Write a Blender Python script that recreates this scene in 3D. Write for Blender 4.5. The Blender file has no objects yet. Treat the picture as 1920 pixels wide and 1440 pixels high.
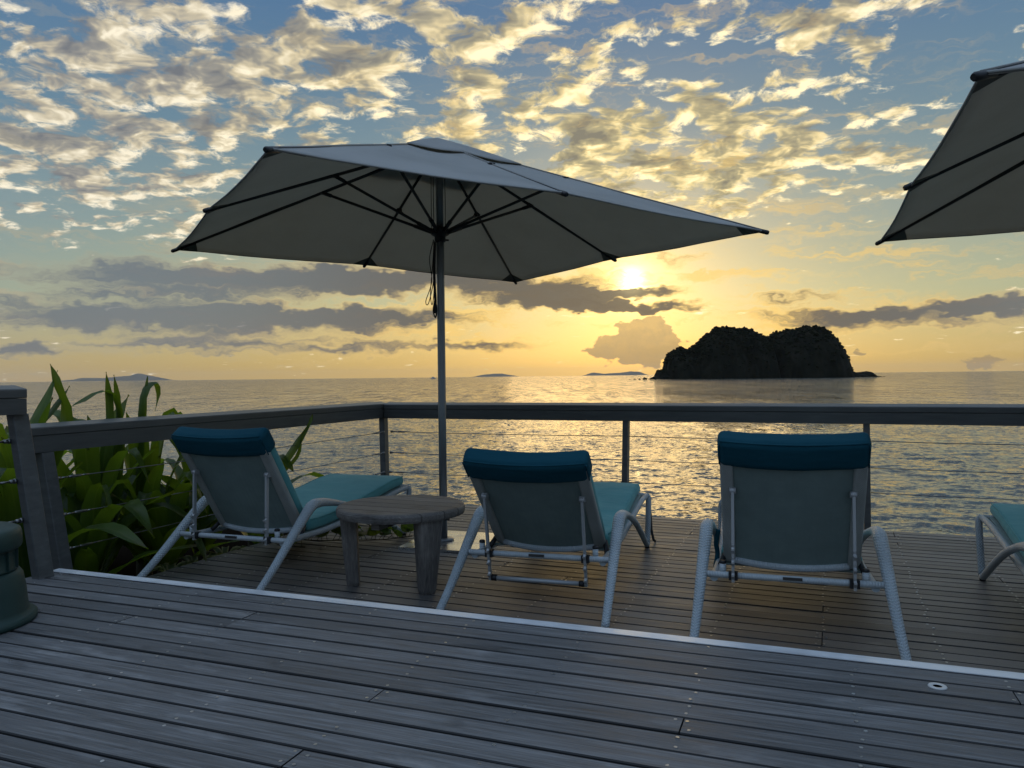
import bpy, math, random
import numpy as np
from mathutils import Vector, Matrix, noise as mnoise

rnd = random.Random(11)
sc = bpy.context.scene
COL = sc.collection
R = math.radians

# ---------------------------------------------------------------- camera
CAM_Z = 1.2                      # metres above the lower deck (z = 0)
cd = bpy.data.cameras.new('camera')
cam = bpy.data.objects.new('camera', cd)
COL.objects.link(cam)
sc.camera = cam
cd.sensor_width = 36.0
cd.lens = 27.0
cd.clip_start = 0.05
cd.clip_end = 80000.0
_p, _r = math.atan(14.4 / 1440.0), 0.01109
fwd = Vector((0, math.cos(_p), -math.sin(_p)))
r0 = Vector((1, 0, 0)); u0 = r0.cross(fwd)
rgt = r0 * math.cos(_r) - u0 * math.sin(_r)
up = r0 * math.sin(_r) + u0 * math.cos(_r)
cam.matrix_world = Matrix(((rgt.x, up.x, -fwd.x, 0), (rgt.y, up.y, -fwd.y, 0),
                           (rgt.z, up.z, -fwd.z, CAM_Z), (0, 0, 0, 1)))

# ---------------------------------------------------------------- world: evening sky
SUN_AZ, SUN_EL = R(8.95), R(6.76)          # azimuth to the right of +Y
SUN_DIR = Vector((math.sin(SUN_AZ) * math.cos(SUN_EL), math.cos(SUN_AZ) * math.cos(SUN_EL), math.sin(SUN_EL)))
world = bpy.data.worlds.new('World')
sc.world = world
world.use_nodes = True
try:
    world.cycles.sampling_method = 'MANUAL'
    world.cycles.sample_map_resolution = 1024
except Exception:
    pass
_nt = world.node_tree
_nt.nodes.clear()


class G:
    """Small helper to write node graphs as expressions."""
    def __init__(s, nt): s.nt = nt

    def new(s, t): return s.nt.nodes.new(t)

    def put(s, sock, v):
        if isinstance(v, bpy.types.NodeSocket): s.nt.links.new(v, sock)
        else: sock.default_value = v

    def m(s, op, a, b=None, c=None, clamp=False):
        n = s.new('ShaderNodeMath'); n.operation = op; n.use_clamp = clamp
        s.put(n.inputs[0], a)
        if b is not None: s.put(n.inputs[1], b)
        if c is not None: s.put(n.inputs[2], c)
        return n.outputs[0]

    def vm(s, op, a, b=None, out=0):
        n = s.new('ShaderNodeVectorMath'); n.operation = op
        s.put(n.inputs[0], a)
        if b is not None:
            s.put(n.inputs['Scale' if op == 'SCALE' else 1], b)
        return n.outputs[out]

    def xyz(s, x, y, z=0.0):
        n = s.new('ShaderNodeCombineXYZ')
        for i, v in enumerate((x, y, z)): s.put(n.inputs[i], v)
        return n.outputs[0]

    def sep(s, v):
        n = s.new('ShaderNodeSeparateXYZ'); s.put(n.inputs[0], v); return n.outputs

    def noise(s, v, scale, detail=5.0, rough=0.55, dist=0.0, lac=2.0, out='Fac', dims='3D'):
        n = s.new('ShaderNodeTexNoise'); n.noise_dimensions = dims
        s.put(n.inputs['Vector'], v)
        n.inputs['Scale'].default_value = scale; n.inputs['Detail'].default_value = detail
        n.inputs['Roughness'].default_value = rough; n.inputs['Distortion'].default_value = dist
        n.inputs['Lacunarity'].default_value = lac
        return n.outputs[out]

    def ss(s, v, lo, hi, a=0.0, b=1.0, kind='SMOOTHSTEP'):
        n = s.new('ShaderNodeMapRange'); n.interpolation_type = kind; n.clamp = True
        s.put(n.inputs['Value'], v); s.put(n.inputs['From Min'], lo); s.put(n.inputs['From Max'], hi)
        s.put(n.inputs['To Min'], a); s.put(n.inputs['To Max'], b)
        return n.outputs[0]

    def mix(s, f, a, b, mode='MIX'):
        n = s.new('ShaderNodeMix'); n.data_type = 'RGBA'; n.blend_type = mode
        s.put(n.inputs[0], f)
        for k, v in ((6, a), (7, b)):
            if isinstance(v, bpy.types.NodeSocket): s.nt.links.new(v, n.inputs[k])
            else: n.inputs[k].default_value = (*v, 1.0)
        return n.outputs[2]

    def ramp(s, f, stops, kind='LINEAR'):
        n = s.new('ShaderNodeValToRGB'); cr = n.color_ramp; cr.interpolation = kind
        while len(cr.elements) < len(stops): cr.elements.new(0.5)
        for e, (p, c) in zip(cr.elements, stops):
            e.position = p; e.color = (*c, 1.0) if len(c) == 3 else c
        s.put(n.inputs[0], f)
        return n.outputs[0]


def px_dir(px, py):
    """azimuth and elevation of a place in the sky."""
    x = (px - 960) / 1440.0
    y = ((716.2 - 0.01109 * px) - py) / 1440.0
    az = math.atan(x)
    return az, math.atan(y * math.cos(az))


g = G(_nt)
_tc = g.new('ShaderNodeTexCoord')
DIR = g.vm('NORMALIZE', _tc.outputs['Generated'])
dx, dy, dz = g.sep(DIR)
el = g.m('ARCSINE', g.m('MAXIMUM', dz, -0.2))
az = g.m('ARCTAN2', dx, dy)
elp = g.m('MAXIMUM', el, 0.0)
MU = g.vm('DOT_PRODUCT', DIR, tuple(SUN_DIR), out=1)
ang = g.m('ARCCOSINE', g.m('MINIMUM', MU, 0.99999))          # angle to the sun, radians

sky = g.new('ShaderNodeTexSky')
sky.sky_type = 'NISHITA'
sky.sun_disc = False
sky.sun_elevation = SUN_EL
sky.sun_rotation = SUN_AZ
sky.air_density = 1.2; sky.dust_density = 2.0; sky.ozone_density = 1.5
nish = g.vm('SCALE', sky.outputs[0], 0.055)

# thin evening veil: colour by elevation, warmer towards the sun
eln = g.m('DIVIDE', elp, R(60))
veil = g.ramp(eln, [(0.0, (0.70, 0.47, 0.12)), (0.035, (0.59, 0.48, 0.205)), (0.09, (0.42, 0.48, 0.32)),
                    (0.18, (0.28, 0.375, 0.355)), (0.29, (0.145, 0.265, 0.35)), (0.42, (0.080, 0.195, 0.36)),
                    (0.70, (0.105, 0.23, 0.40)), (1.0, (0.13, 0.26, 0.42))])
veil = g.mix(g.m('MULTIPLY', g.ss(ang, R(18), R(95)), 0.74), veil, (0.165, 0.285, 0.50))
base = g.mix(0.82, nish, veil)


def glow(width, amp):
    t = g.m('DIVIDE', ang, R(width))
    return g.m('MULTIPLY', g.m('EXPONENT', g.m('MULTIPLY', g.m('MULTIPLY', t, t), -1.0)), amp)


lowel = g.ss(el, R(14), R(1))
gl = g.m('ADD', glow(3.6, 0.45), g.m('ADD', glow(8.5, 0.27), g.m('MULTIPLY', glow(20.0, 0.18), lowel)))
glow_col = g.vm('SCALE', (1.0, 0.60, 0.10), gl)
base = g.vm('ADD', base, glow_col)

# ---- cloud fields
hz = g.m('ADD', g.m('MAXIMUM', dz, 0.0), 0.19)
PP = g.xyz(g.m('DIVIDE', dx, hz), g.m('DIVIDE', dy, hz), 0.0)
SKYV = g.xyz(az, el, 0.0)
warpn = g.noise(g.vm('MULTIPLY', SKYV, (1.0, 2.0, 1.0)), 22.0, 3.0, 0.6, out='Color', dims='2D')
warp = g.vm('MULTIPLY', g.vm('SUBTRACT', warpn, (0.5, 0.5, 0.5)), (0.055, 0.034, 0.0))
SKYW = g.vm('ADD', SKYV, warp)


def blobs(vec, items):
    """soft round patches at given places of the sky, summed."""
    tot = None
    for cx, cy, rx, ry, amp in items:
        a, e = px_dir(cx, cy)
        sa, se = rx / 1440.0 * math.cos(a) ** 2 * 1.25, ry / 1440.0 * 1.25
        n = g.new('ShaderNodeTexGradient'); n.gradient_type = 'SPHERICAL'
        g.put(n.inputs[0], vec)
        n.texture_mapping.vector_type = 'POINT'
        n.texture_mapping.scale = (1 / sa, 1 / se, 1)
        n.texture_mapping.translation = (-a / sa, -e / se, 0)
        f = n.outputs['Fac']
        tot = g.m('MULTIPLY', f, amp * 1.12) if tot is None else g.m('MULTIPLY_ADD', f, amp * 1.12, tot)
    return tot


# high puffy clouds (altocumulus) on a flat layer
cov = blobs(g.vm('ADD', SKYV, g.vm('MULTIPLY', warp, (2.0, 2.0, 0))), [
    (150, 110, 360, 200, 0.10), (420, 190, 270, 150, 0.09), (200, 320, 420, 110, 0.09),
    (600, 60, 280, 70, 0.08), (940, 100, 210, 90, 0.13), (860, 215, 220, 70, 0.10),
    (1150, 110, 130, 70, 0.09), (1125, 235, 120, 80, 0.14), (1430, 235, 350, 95, 0.14),
    (1330, 345, 350, 60, 0.13), (1590, 55, 150, 45, 0.20), (1420, 12, 150, 40, 0.15), (1310, 170, 50, 35, 0.12),
    (1880, 460, 110, 40, 0.14), (120, 425, 380, 50, 0.08), (1100, 350, 300, 60, 0.08),
    (1780, 90, 230, 90, -0.16), (1240, 50, 80, 110, -0.08), (1640, 430, 360, 60, -0.12), (1400, 120, 160, 50, -0.10)])
P1 = g.vm('MULTIPLY', PP, (0.90, 1.0, 1.0))
bigm = g.noise(P1, 2.1, 2.0, 0.5, dims='2D')
wpf = g.noise(P1, 8.0, 2.0, 0.5, out='Color', dims='2D')
P2 = g.vm('ADD', P1, g.vm('SCALE', g.vm('SUBTRACT', wpf, (0.5, 0.5, 0.5)), 0.075))


def puff(vec, det):
    return g.noise(vec, 8.2, det, 0.60, lac=2.2, dims='2D')


def billow(vec):
    n = g.new('ShaderNodeTexVoronoi'); n.voronoi_dimensions = '2D'; n.feature = 'SMOOTH_F1'
    g.put(n.inputs['Vector'], vec); n.inputs['Scale'].default_value = 17.0
    n.inputs['Smoothness'].default_value = 0.35
    return n.outputs['Distance']


bil = billow(P2)
d0 = g.m('MULTIPLY_ADD', bil, -0.17, g.m('ADD', puff(P2, 7.0), 0.055))
sd = Vector((math.sin(SUN_AZ), math.cos(SUN_AZ), 0)) * 0.045
d1 = puff(g.vm('ADD', P2, (sd.x + 0.02, sd.y, 0)), 3.0)
bias = g.m('ADD', cov, g.m('MULTIPLY', g.m('SUBTRACT', bigm, 0.5), 0.34))
fade_low = g.ss(el, R(7.5), R(13.0), -0.17, 0.0)
behind = g.ss(ang, R(45), R(80), 0.0, 0.03)
bias = g.m('ADD', g.m('ADD', bias, fade_low), behind)
dens = g.m('ADD', d0, bias)
aA = g.ss(dens, 0.485, 0.655)
thick = g.ss(dens, 0.54, 0.80)
near = g.ss(ang, R(38), R(7))
lum = g.m('ADD', g.m('MULTIPLY_ADD', g.m('SUBTRACT', d0, d1), 2.1, 0.64), g.m('MULTIPLY', thick, -0.34), clamp=True)
far_c = g.ramp(lum, [(0.10, (0.18, 0.19, 0.21)), (0.42, (0.33, 0.315, 0.285)), (0.64, (0.66, 0.575, 0.41)), (0.90, (1.08, 0.97, 0.74))])
near_c = g.ramp(lum, [(0.10, (0.27, 0.24, 0.17)), (0.42, (0.52, 0.44, 0.24)), (0.64, (1.02, 0.80, 0.37)), (0.90, (1.45, 1.20, 0.68))])
ccol = g.mix(near, far_c, near_c)
ccol = g.mix(g.ss(ang, R(45), R(95)), ccol, g.mix(lum, (0.22, 0.26, 0.33), (0.50, 0.56, 0.66)))
sky1 = g.mix(g.m('MULTIPLY', aA, 0.94), base, ccol)

# thin low streaks
st = g.noise(g.vm('MULTIPLY', SKYW, (3.0, 26.0, 1.0)), 2.3, 4.0, 0.6, dims='2D')
stm = g.m('MULTIPLY', g.ss(st, 0.48, 0.70), g.m('MULTIPLY', g.ss(el, R(0.6), R(3)), g.ss(el, R(15), R(7))))
stc = g.mix(near, (0.45, 0.40, 0.28), (1.10, 0.70, 0.17))
sky1 = g.mix(g.m('MULTIPLY', stm, 0.6), sky1, stc)

# long grey banks near the horizon
bank = blobs(SKYW, [
    (420, 522, 560, 32, 1.05), (330, 592, 500, 44, 1.15), (640, 650, 480, 16, 0.9), (30, 655, 80, 17, 1.0),
    (1010, 548, 170, 34, 1.05), (1090, 570, 110, 14, 0.9), (1185, 578, 130, 11, 1.25), (1200, 548, 130, 11, 1.3),
    (1690, 592, 330, 24, 1.05), (1880, 567, 110, 20, 0.9), (740, 525, 240, 30, 0.9), (700, 600, 260, 22, 0.8),
    (1290, 485, 70, 16, 0.6), (1480, 560, 220, 14, 0.55)])
bn = g.noise(g.vm('MULTIPLY', SKYW, (3.0, 30.0, 1.0)), 2.1, 7.0, 0.62, dims='2D')
bd = g.m('ADD', g.m('MULTIPLY', bank, 0.72), g.m('MULTIPLY', g.m('SUBTRACT', bn, 0.5), 1.15))
aB = g.ss(bd, 0.0, 0.62)
thB = g.ss(bd, 0.06, 0.66)
darkB = g.mix(near, (0.145, 0.170, 0.208), (0.125, 0.110, 0.095))
litB = g.mix(near, (0.49, 0.425, 0.28), (1.35, 0.85, 0.20))
bcol = g.mix(thB, litB, darkB)
# the sun itself, veiled by broken cloud
sunv = g.ss(bn, 0.40, 0.66, 1.0, 0.55)
core = g.m('MULTIPLY', g.m('ADD', glow(0.8, 4.0), glow(1.7, 0.9)), sunv)
sky1 = g.vm('ADD', sky1, g.vm('SCALE', (1.0, 0.82, 0.36), core))
sky1 = g.mix(g.m('MULTIPLY', aB, g.ss(near, 0.0, 0.8, 0.82, 0.92)), sky1, bcol)

# one low cumulus under the sun and two small ones
cum = blobs(SKYW, [(1165, 648, 58, 34, 1.0), (1215, 632, 62, 42, 1.0), (1195, 668, 80, 20, 0.7), (1255, 640, 32, 30, 0.7),
                   (1840, 676, 70, 14, 0.8), (1600, 658, 22, 8, 0.6)])
cn = g.noise(g.vm('MULTIPLY', SKYV, (1.0, 1.2, 1.0)), 42.0, 4.0, 0.6, dims='2D')
cdn = g.m('ADD', cum, g.m('MULTIPLY', g.m('SUBTRACT', cn, 0.5), 0.9))
aC = g.ss(cdn, 0.33, 0.47)
cc = g.mix(g.ss(el, R(1.2), R(3.6)), (0.42, 0.29, 0.14), (0.66, 0.43, 0.17))
cc = g.mix(g.ss(cn, 0.62, 0.35, 0.0, 0.4), cc, (0.34, 0.26, 0.16))
sky1 = g.mix(g.m('MULTIPLY', aC, 0.80), sky1, cc)

# unseen sky overhead brightened beyond the sky in view, to light the deck more
sky1 = g.vm('SCALE', sky1, g.ss(el, R(27), R(65), 1.0, 2.15))

bgn = g.new('ShaderNodeBackground')
g.put(bgn.inputs['Color'], sky1)
bgn.inputs['Strength'].default_value = 1.0
wo = g.new('ShaderNodeOutputWorld')
_nt.links.new(bgn.outputs[0], wo.inputs['Surface'])

# ---------------------------------------------------------------- sun lamp (veiled by cloud: soft and weak)
sl = bpy.data.lights.new('sun', 'SUN')
sl.energy = 0.12
sl.angle = R(22.0)
sl.color = (1.0, 0.66, 0.30)
so = bpy.data.objects.new('sun', sl)
COL.objects.link(so)
so.rotation_euler = (-SUN_DIR).to_track_quat('-Z', 'Y').to_euler()

sc.view_settings.view_transform = 'Standard'
sc.view_settings.look = 'None'
sc.view_settings.gamma = 1.0
sc.view_settings.use_curve_mapping = False
sc.view_settings.exposure = 0.0
sc.cycles.use_denoising = True
sc.cycles.max_bounces = 5
sc.cycles.diffuse_bounces = 2
sc.cycles.glossy_bounces = 2
sc.cycles.transmission_bounces = 3
sc.cycles.volume_bounces = 0
sc.cycles.caustics_reflective = False
sc.cycles.caustics_refractive = False
sc.cycles.sample_clamp_indirect = 4.0

# ================================================================= helpers
PSI = R(22.5)                    # lower deck turned against the view
PSU = R(20.9)                    # upper deck


def uv2(u, v, z=0.0, psi=PSI):
    return Vector((u * math.cos(psi) + v * math.sin(psi), -u * math.sin(psi) + v * math.cos(psi), z))


def tag(o, label=None, cat=None, group=None, kind=None):
    if label: o['label'] = label
    if cat: o['category'] = cat
    if group: o['group'] = group
    if kind: o['kind'] = kind
    return o


def empty(name, loc=(0, 0, 0), rz=0.0):
    o = bpy.data.objects.new(name, None)
    o.empty_display_size = 0.1
    COL.objects.link(o)
    o.location = loc
    o.rotation_euler = (0, 0, rz)
    return o


class MB:
    def __init__(s):
        s.v = []; s.f = []; s.uv = []; s.sm = []

    def add(s, verts, faces, uvs=None, smooth=False):
        b = len(s.v)
        s.v.extend([tuple(p) for p in verts])
        for i, f in enumerate(faces):
            s.f.append([b + k for k in f])
            s.uv.append(uvs[i] if uvs else [(0.0, 0.0)] * len(f))
            s.sm.append(smooth)

    def box(s, c, size, M=None, ch=0.0):
        """box about c; M a 3x3 rotation; ch chamfers all edges along the longest axis."""
        hx, hy, hz = [k / 2 for k in size]
        M = M or Matrix.Identity(3)
        c = Vector(c)
        if ch <= 0:
            vs = [(x, y, z) for x in (-hx, hx) for y in (-hy, hy) for z in (-hz, hz)]
            fs = [(0, 1, 3, 2), (4, 6, 7, 5), (0, 4, 5, 1), (2, 3, 7, 6), (0, 2, 6, 4), (1, 5, 7, 3)]
        else:
            ax = max(range(3), key=lambda k: size[k])
            o1, o2 = [k for k in range(3) if k != ax]
            h = (hx, hy, hz)
            a, b = h[o1], h[o2]
            prof = [(-a + ch, -b), (a - ch, -b), (a, -b + ch), (a, b - ch), (a - ch, b), (-a + ch, b), (-a, b - ch), (-a, -b + ch)]
            vs = []
            for e in (-h[ax], h[ax]):
                for p, q in prof:
                    w = [0, 0, 0]; w[ax] = e; w[o1] = p; w[o2] = q
                    vs.append(tuple(w))
            fs = [tuple(range(7, -1, -1)), tuple(range(8, 16))] + [(i, (i + 1) % 8, 8 + (i + 1) % 8, 8 + i) for i in range(8)]
        s.add([c + M @ Vector(p) for p in vs], fs)

    def tube(s, pts, rad, n=10, caps=True, flat=1.0, smooth=True):
        pts = [Vector(p) for p in pts]
        m = len(pts)
        rad = rad if isinstance(rad, (list, tuple)) else [rad] * m
        tan = [(pts[min(i + 1, m - 1)] - pts[max(i - 1, 0)]).normalized() for i in range(m)]
        a = Vector((0, 0, 1)) if abs(tan[0].z) < 0.9 else Vector((1, 0, 0))
        nx = (a - tan[0] * a.dot(tan[0])).normalized()
        vs = []; L = 0.0; ls = []
        for i in range(m):
            if i:
                L += (pts[i] - pts[i - 1]).length
                nx = (nx - tan[i] * nx.dot(tan[i])).normalized()
            ny = tan[i].cross(nx)
            ls.append(L)
            for k in range(n):
                t = 2 * math.pi * k / n
                vs.append(pts[i] + nx * (math.cos(t) * rad[i]) + ny * (math.sin(t) * rad[i] * flat))
        fs = []; us = []
        for i in range(m - 1):
            c0 = 2 * math.pi * rad[0]
            for k in range(n):
                k2 = (k + 1) % n
                fs.append((i * n + k, i * n + k2, (i + 1) * n + k2, (i + 1) * n + k))
                a0, a1 = k / n * c0, (k + 1) / n * c0
                us.append([(ls[i], a0), (ls[i], a1), (ls[i + 1], a1), (ls[i + 1], a0)])
        s.add(vs, fs, us, smooth)
        if caps:
            b = len(s.v) - len(vs)
            s.f.append([b + k for k in range(n - 1, -1, -1)]); s.uv.append([(0, 0)] * n); s.sm.append(False)
            s.f.append([b + (m - 1) * n + k for k in range(n)]); s.uv.append([(0, 0)] * n); s.sm.append(False)

    def lathe(s, prof, n=32, c=(0, 0, 0), smooth=True):
        c = Vector(c); vs = []; fs = []
        for r, z in prof:
            for k in range(n):
                t = 2 * math.pi * k / n
                vs.append(c + Vector((r * math.cos(t), r * math.sin(t), z)))
        for i in range(len(prof) - 1):
            for k in range(n):
                k2 = (k + 1) % n
                fs.append((i * n + k, i * n + k2, (i + 1) * n + k2, (i + 1) * n + k))
        fs.append(tuple(range(n - 1, -1, -1)))
        fs.append(tuple((len(prof) - 1) * n + k for k in range(n)))
        s.add(vs, fs, None, smooth)

    def prism(s, poly, fn, t0, t1):
        """poly of 2D points, fn(p, t) -> 3D, extruded t0..t1."""
        n = len(poly)
        vs = [fn(p, t0) for p in poly] + [fn(p, t1) for p in poly]
        s.add(vs, [tuple(range(n - 1, -1, -1)), tuple(range(n, 2 * n))] + [(i, (i + 1) % n, n + (i + 1) % n, n + i) for i in range(n)])

    def grid(s, fn, nu, nv, smooth=True, flip=False, uvs=None):
        vs = [fn(i / nu, j / nv) for i in range(nu + 1) for j in range(nv + 1)]
        fs = []; us = []
        for i in range(nu):
            for j in range(nv):
                q = [i * (nv + 1) + j, (i + 1) * (nv + 1) + j, (i + 1) * (nv + 1) + j + 1, i * (nv + 1) + j + 1]
                w = [(i / nu, j / nv), ((i + 1) / nu, j / nv), ((i + 1) / nu, (j + 1) / nv), (i / nu, (j + 1) / nv)]
                if uvs: w = [(a * uvs[0], b * uvs[1]) for a, b in w]
                if flip: q.reverse(); w.reverse()
                fs.append(q); us.append(w)
        s.add(vs, fs, us, smooth)

    def rbox(s, fn, lo, hi, r, div):
        """rounded block in (x, s, n) space, bent by fn."""
        lo, hi = Vector(lo), Vector(hi)
        ilo, ihi = lo + Vector((r, r, r)), hi - Vector((r, r, r))

        def mp(p):
            q = Vector([min(max(p[k], ilo[k]), ihi[k]) for k in range(3)])
            d = p - q
            if d.length > 1e-9: q = q + d.normalized() * r
            return fn(*q)

        def ticks(a, b, n):
            # extra rows near the rounded edges
            t = [a, a + r * 0.35, a + r * 0.8]
            t += [a + r + (b - a - 2 * r) * i / n for i in range(n + 1)]
            return t + [b - r * 0.8, b - r * 0.35, b]
        for ax in range(3):
            o1, o2 = (ax + 1) % 3, (ax + 2) % 3
            t1 = ticks(lo[o1], hi[o1], div[o1]); t2 = ticks(lo[o2], hi[o2], div[o2])
            for e, fl in ((lo[ax], True), (hi[ax], False)):
                vs = []
                for a in t1:
                    for b in t2:
                        p = Vector((0, 0, 0)); p[ax] = e; p[o1] = a; p[o2] = b
                        vs.append(mp(p))
                fs = []
                n2 = len(t2)
                for i in range(len(t1) - 1):
                    for j in range(n2 - 1):
                        q = [i * n2 + j, (i + 1) * n2 + j, (i + 1) * n2 + j + 1, i * n2 + j + 1]
                        if fl: q.reverse()
                        fs.append(q)
                s.add(vs, fs, None, True)

    def mesh(s, name, mat):
        me = bpy.data.meshes.new(name)
        me.from_pydata(s.v, [], s.f)
        ul = me.uv_layers.new(name='UVMap')
        flat = [c for f in s.uv for p in f for c in p]
        ul.data.foreach_set('uv', flat)
        me.polygons.foreach_set('use_smooth', s.sm)
        if mat: me.materials.append(mat)
        me.update()
        return me

    def build(s, name, mat, parent=None, loc=None, rot=None, weld=0.0):
        me = s.mesh(name, mat)
        if weld:
            import bmesh
            bm = bmesh.new(); bm.from_mesh(me)
            bmesh.ops.remove_doubles(bm, verts=bm.verts, dist=weld)
            bm.to_mesh(me); bm.free()
        return link(name, me, parent, loc, rot)


def link(name, me, parent=None, loc=None, rot=None):
    o = bpy.data.objects.new(name, me)
    COL.objects.link(o)
    if parent is not None: o.parent = parent
    if loc is not None: o.location = loc
    if rot is not None: o.rotation_euler = rot
    return o


def spline(ctrl, n=8):
    """Catmull-Rom through control points."""
    c = [Vector(p) for p in ctrl]
    c = [c[0] * 2 - c[1]] + c + [c[-1] * 2 - c[-2]]
    out = []
    for i in range(1, len(c) - 2):
        for k in range(n):
            t = k / n
            out.append(0.5 * ((2 * c[i]) + (c[i + 1] - c[i - 1]) * t + (2 * c[i - 1] - 5 * c[i] + 4 * c[i + 1] - c[i + 2]) * t * t
                              + (3 * c[i] - c[i - 1] - 3 * c[i + 1] + c[i + 2]) * t ** 3))
    out.append(c[-2])
    return out


# ---------------------------------------------------------------- materials
MATS = {}


def mat(name, color=(0.5, 0.5, 0.5), rough=0.6, metal=0.0, spec=0.5):
    m = bpy.data.materials.new(name); m.use_nodes = True
    b = m.node_tree.nodes['Principled BSDF']
    b.inputs['Base Color'].default_value = (*color, 1)
    b.inputs['Roughness'].default_value = rough
    b.inputs['Metallic'].default_value = metal
    b.inputs['Specular IOR Level'].default_value = spec
    MATS[name] = m
    return m, G(m.node_tree), b


def bump(gg, b, h, strength=0.4, dist=0.002):
    n = gg.new('ShaderNodeBump'); n.inputs['Strength'].default_value = strength; n.inputs['Distance'].default_value = dist
    gg.put(n.inputs['Height'], h)
    gg.nt.links.new(n.outputs[0], b.inputs['Normal'])


def objco(gg, off=60.0):
    t = gg.new('ShaderNodeTexCoord'); oi = gg.new('ShaderNodeObjectInfo')
    rr = oi.outputs['Random']
    v = gg.vm('ADD', t.outputs['Object'], gg.xyz(gg.m('MULTIPLY', rr, off), gg.m('MULTIPLY', rr, off * 0.37), 0.0))
    return v, rr


def wood_mat(name, dark, mid, light, rough=(0.5, 0.8), grain=(1.2, 26.0, 26.0), stain=0.5, bs=0.5):
    m, gg, b = mat(name)
    v, rr = objco(gg)
    gv = gg.vm('MULTIPLY', v, grain)
    gr = gg.noise(gv, 2.2, 7.0, 0.65, dist=0.6)
    fine = gg.noise(gg.vm('MULTIPLY', v, (3.0, 150.0, 150.0)), 1.6, 4.0, 0.6)
    blot = gg.noise(gg.vm('MULTIPLY', v, (1.0, 2.6, 1.0)), 2.4, 5.0, 0.6)
    c = gg.ramp(gg.m('ADD', gg.m('MULTIPLY', gr, 0.6), gg.m('MULTIPLY', fine, 0.4)), [(0.30, dark), (0.50, mid), (0.70, light)])
    c = gg.mix(gg.ss(blot, 0.56, 0.72, 0.0, stain), c, tuple(k * 1.55 for k in light))     # bleached patches
    c = gg.mix(gg.ss(blot, 0.40, 0.30, 0.0, stain * 1.2), c, tuple(k * 0.45 for k in dark))     # dark stains
    hs = gg.new('ShaderNodeHueSaturation')
    gg.put(hs.inputs['Color'], c)
    gg.put(hs.inputs['Value'], gg.ss(rr, 0.0, 1.0, 0.72, 1.25, 'LINEAR'))
    gg.nt.links.new(hs.outputs[0], b.inputs['Base Color'])
    gg.put(b.inputs['Roughness'], gg.ss(gr, 0.3, 0.7, rough[0], rough[1]))
    bump(gg, b, gg.m('ADD', gr, gg.m('MULTIPLY', fine, 0.7)), bs, 0.0025)
    return m


wood_mat('deck_wood', (0.034, 0.034, 0.034), (0.122, 0.122, 0.122), (0.250, 0.250, 0.248), (0.45, 0.75), grain=(1.3, 34.0, 34.0), stain=0.38, bs=0.7)
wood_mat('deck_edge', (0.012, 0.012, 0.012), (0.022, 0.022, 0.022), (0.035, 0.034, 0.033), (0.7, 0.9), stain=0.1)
wood_mat('deck_wood_low', (0.058, 0.053, 0.048), (0.130, 0.120, 0.108), (0.205, 0.190, 0.172), (0.38, 0.64))
wood_mat('joist_wood', (0.02, 0.018, 0.016), (0.035, 0.032, 0.028), (0.05, 0.045, 0.04), (0.8, 0.95), stain=0.1)
wood_mat('table_wood', (0.045, 0.040, 0.036), (0.145, 0.130, 0.115), (0.26, 0.235, 0.205), (0.5, 0.75), grain=(2.2, 44.0, 44.0), stain=0.45, bs=0.9)

m, gg, b = mat('rail_paint', (0.17, 0.165, 0.155), 0.40)
v, rr = objco(gg)
n1 = gg.noise(gg.vm('MULTIPLY', v, (1.0, 4.0, 9.0)), 3.0, 6.0, 0.65)
gg.put(b.inputs['Base Color'], gg.ramp(n1, [(0.3, (0.060, 0.062, 0.060)), (0.55, (0.085, 0.088, 0.084)), (0.75, (0.115, 0.118, 0.112))]))
bump(gg, b, gg.noise(gg.vm('MULTIPLY', v, (2.0, 60.0, 60.0)), 2.0, 5.0, 0.6), 0.25, 0.0015)

m, gg, b = mat('steel', (0.26, 0.26, 0.26), 0.35, 1.0)
gg.put(b.inputs['Roughness'], gg.ss(gg.noise(objco(gg)[0], 18.0, 4.0), 0.3, 0.7, 0.28, 0.5))
m, gg, b = mat('plate_steel', (0.50, 0.48, 0.45), 0.36, 1.0)
v, rr = objco(gg)
gg.put(b.inputs['Roughness'], gg.ss(gg.noise(v, 5.0, 6.0, 0.65), 0.3, 0.7, 0.18, 0.36))
gg.put(b.inputs['Base Color'], gg.ramp(gg.noise(v, 3.0, 6.0, 0.7), [(0.3, (0.52, 0.51, 0.49)), (0.7, (0.78, 0.77, 0.74))]))
m, gg, b = mat('aluminium', (0.62, 0.63, 0.64), 0.42, 0.35)
v, rr = objco(gg)
gg.put(b.inputs['Base Color'], gg.ramp(gg.noise(gg.vm('MULTIPLY', v, (1.0, 12.0, 6.0)), 2.5, 6.0, 0.7), [(0.30, (0.66, 0.68, 0.70)), (0.5, (0.84, 0.87, 0.90)), (0.75, (0.86, 0.89, 0.92))]))
gg.put(b.inputs['Roughness'], gg.ss(gg.noise(v, 9.0, 5.0), 0.3, 0.7, 0.28, 0.5))
mat('black_plastic', (0.012, 0.012, 0.013), 0.5)
m, gg, b = mat('black_metal', (0.016, 0.015, 0.014), 0.45)
m, gg, b = mat('pole_metal', (0.26, 0.27, 0.275), 0.38, 0.5)
v, rr = objco(gg)
gg.put(b.inputs['Roughness'], gg.ss(gg.noise(gg.vm('MULTIPLY', v, (8.0, 8.0, 1.0)), 3.0, 5.0), 0.3, 0.7, 0.3, 0.5))
mat('rope', (0.02, 0.018, 0.016), 0.9)

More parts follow.
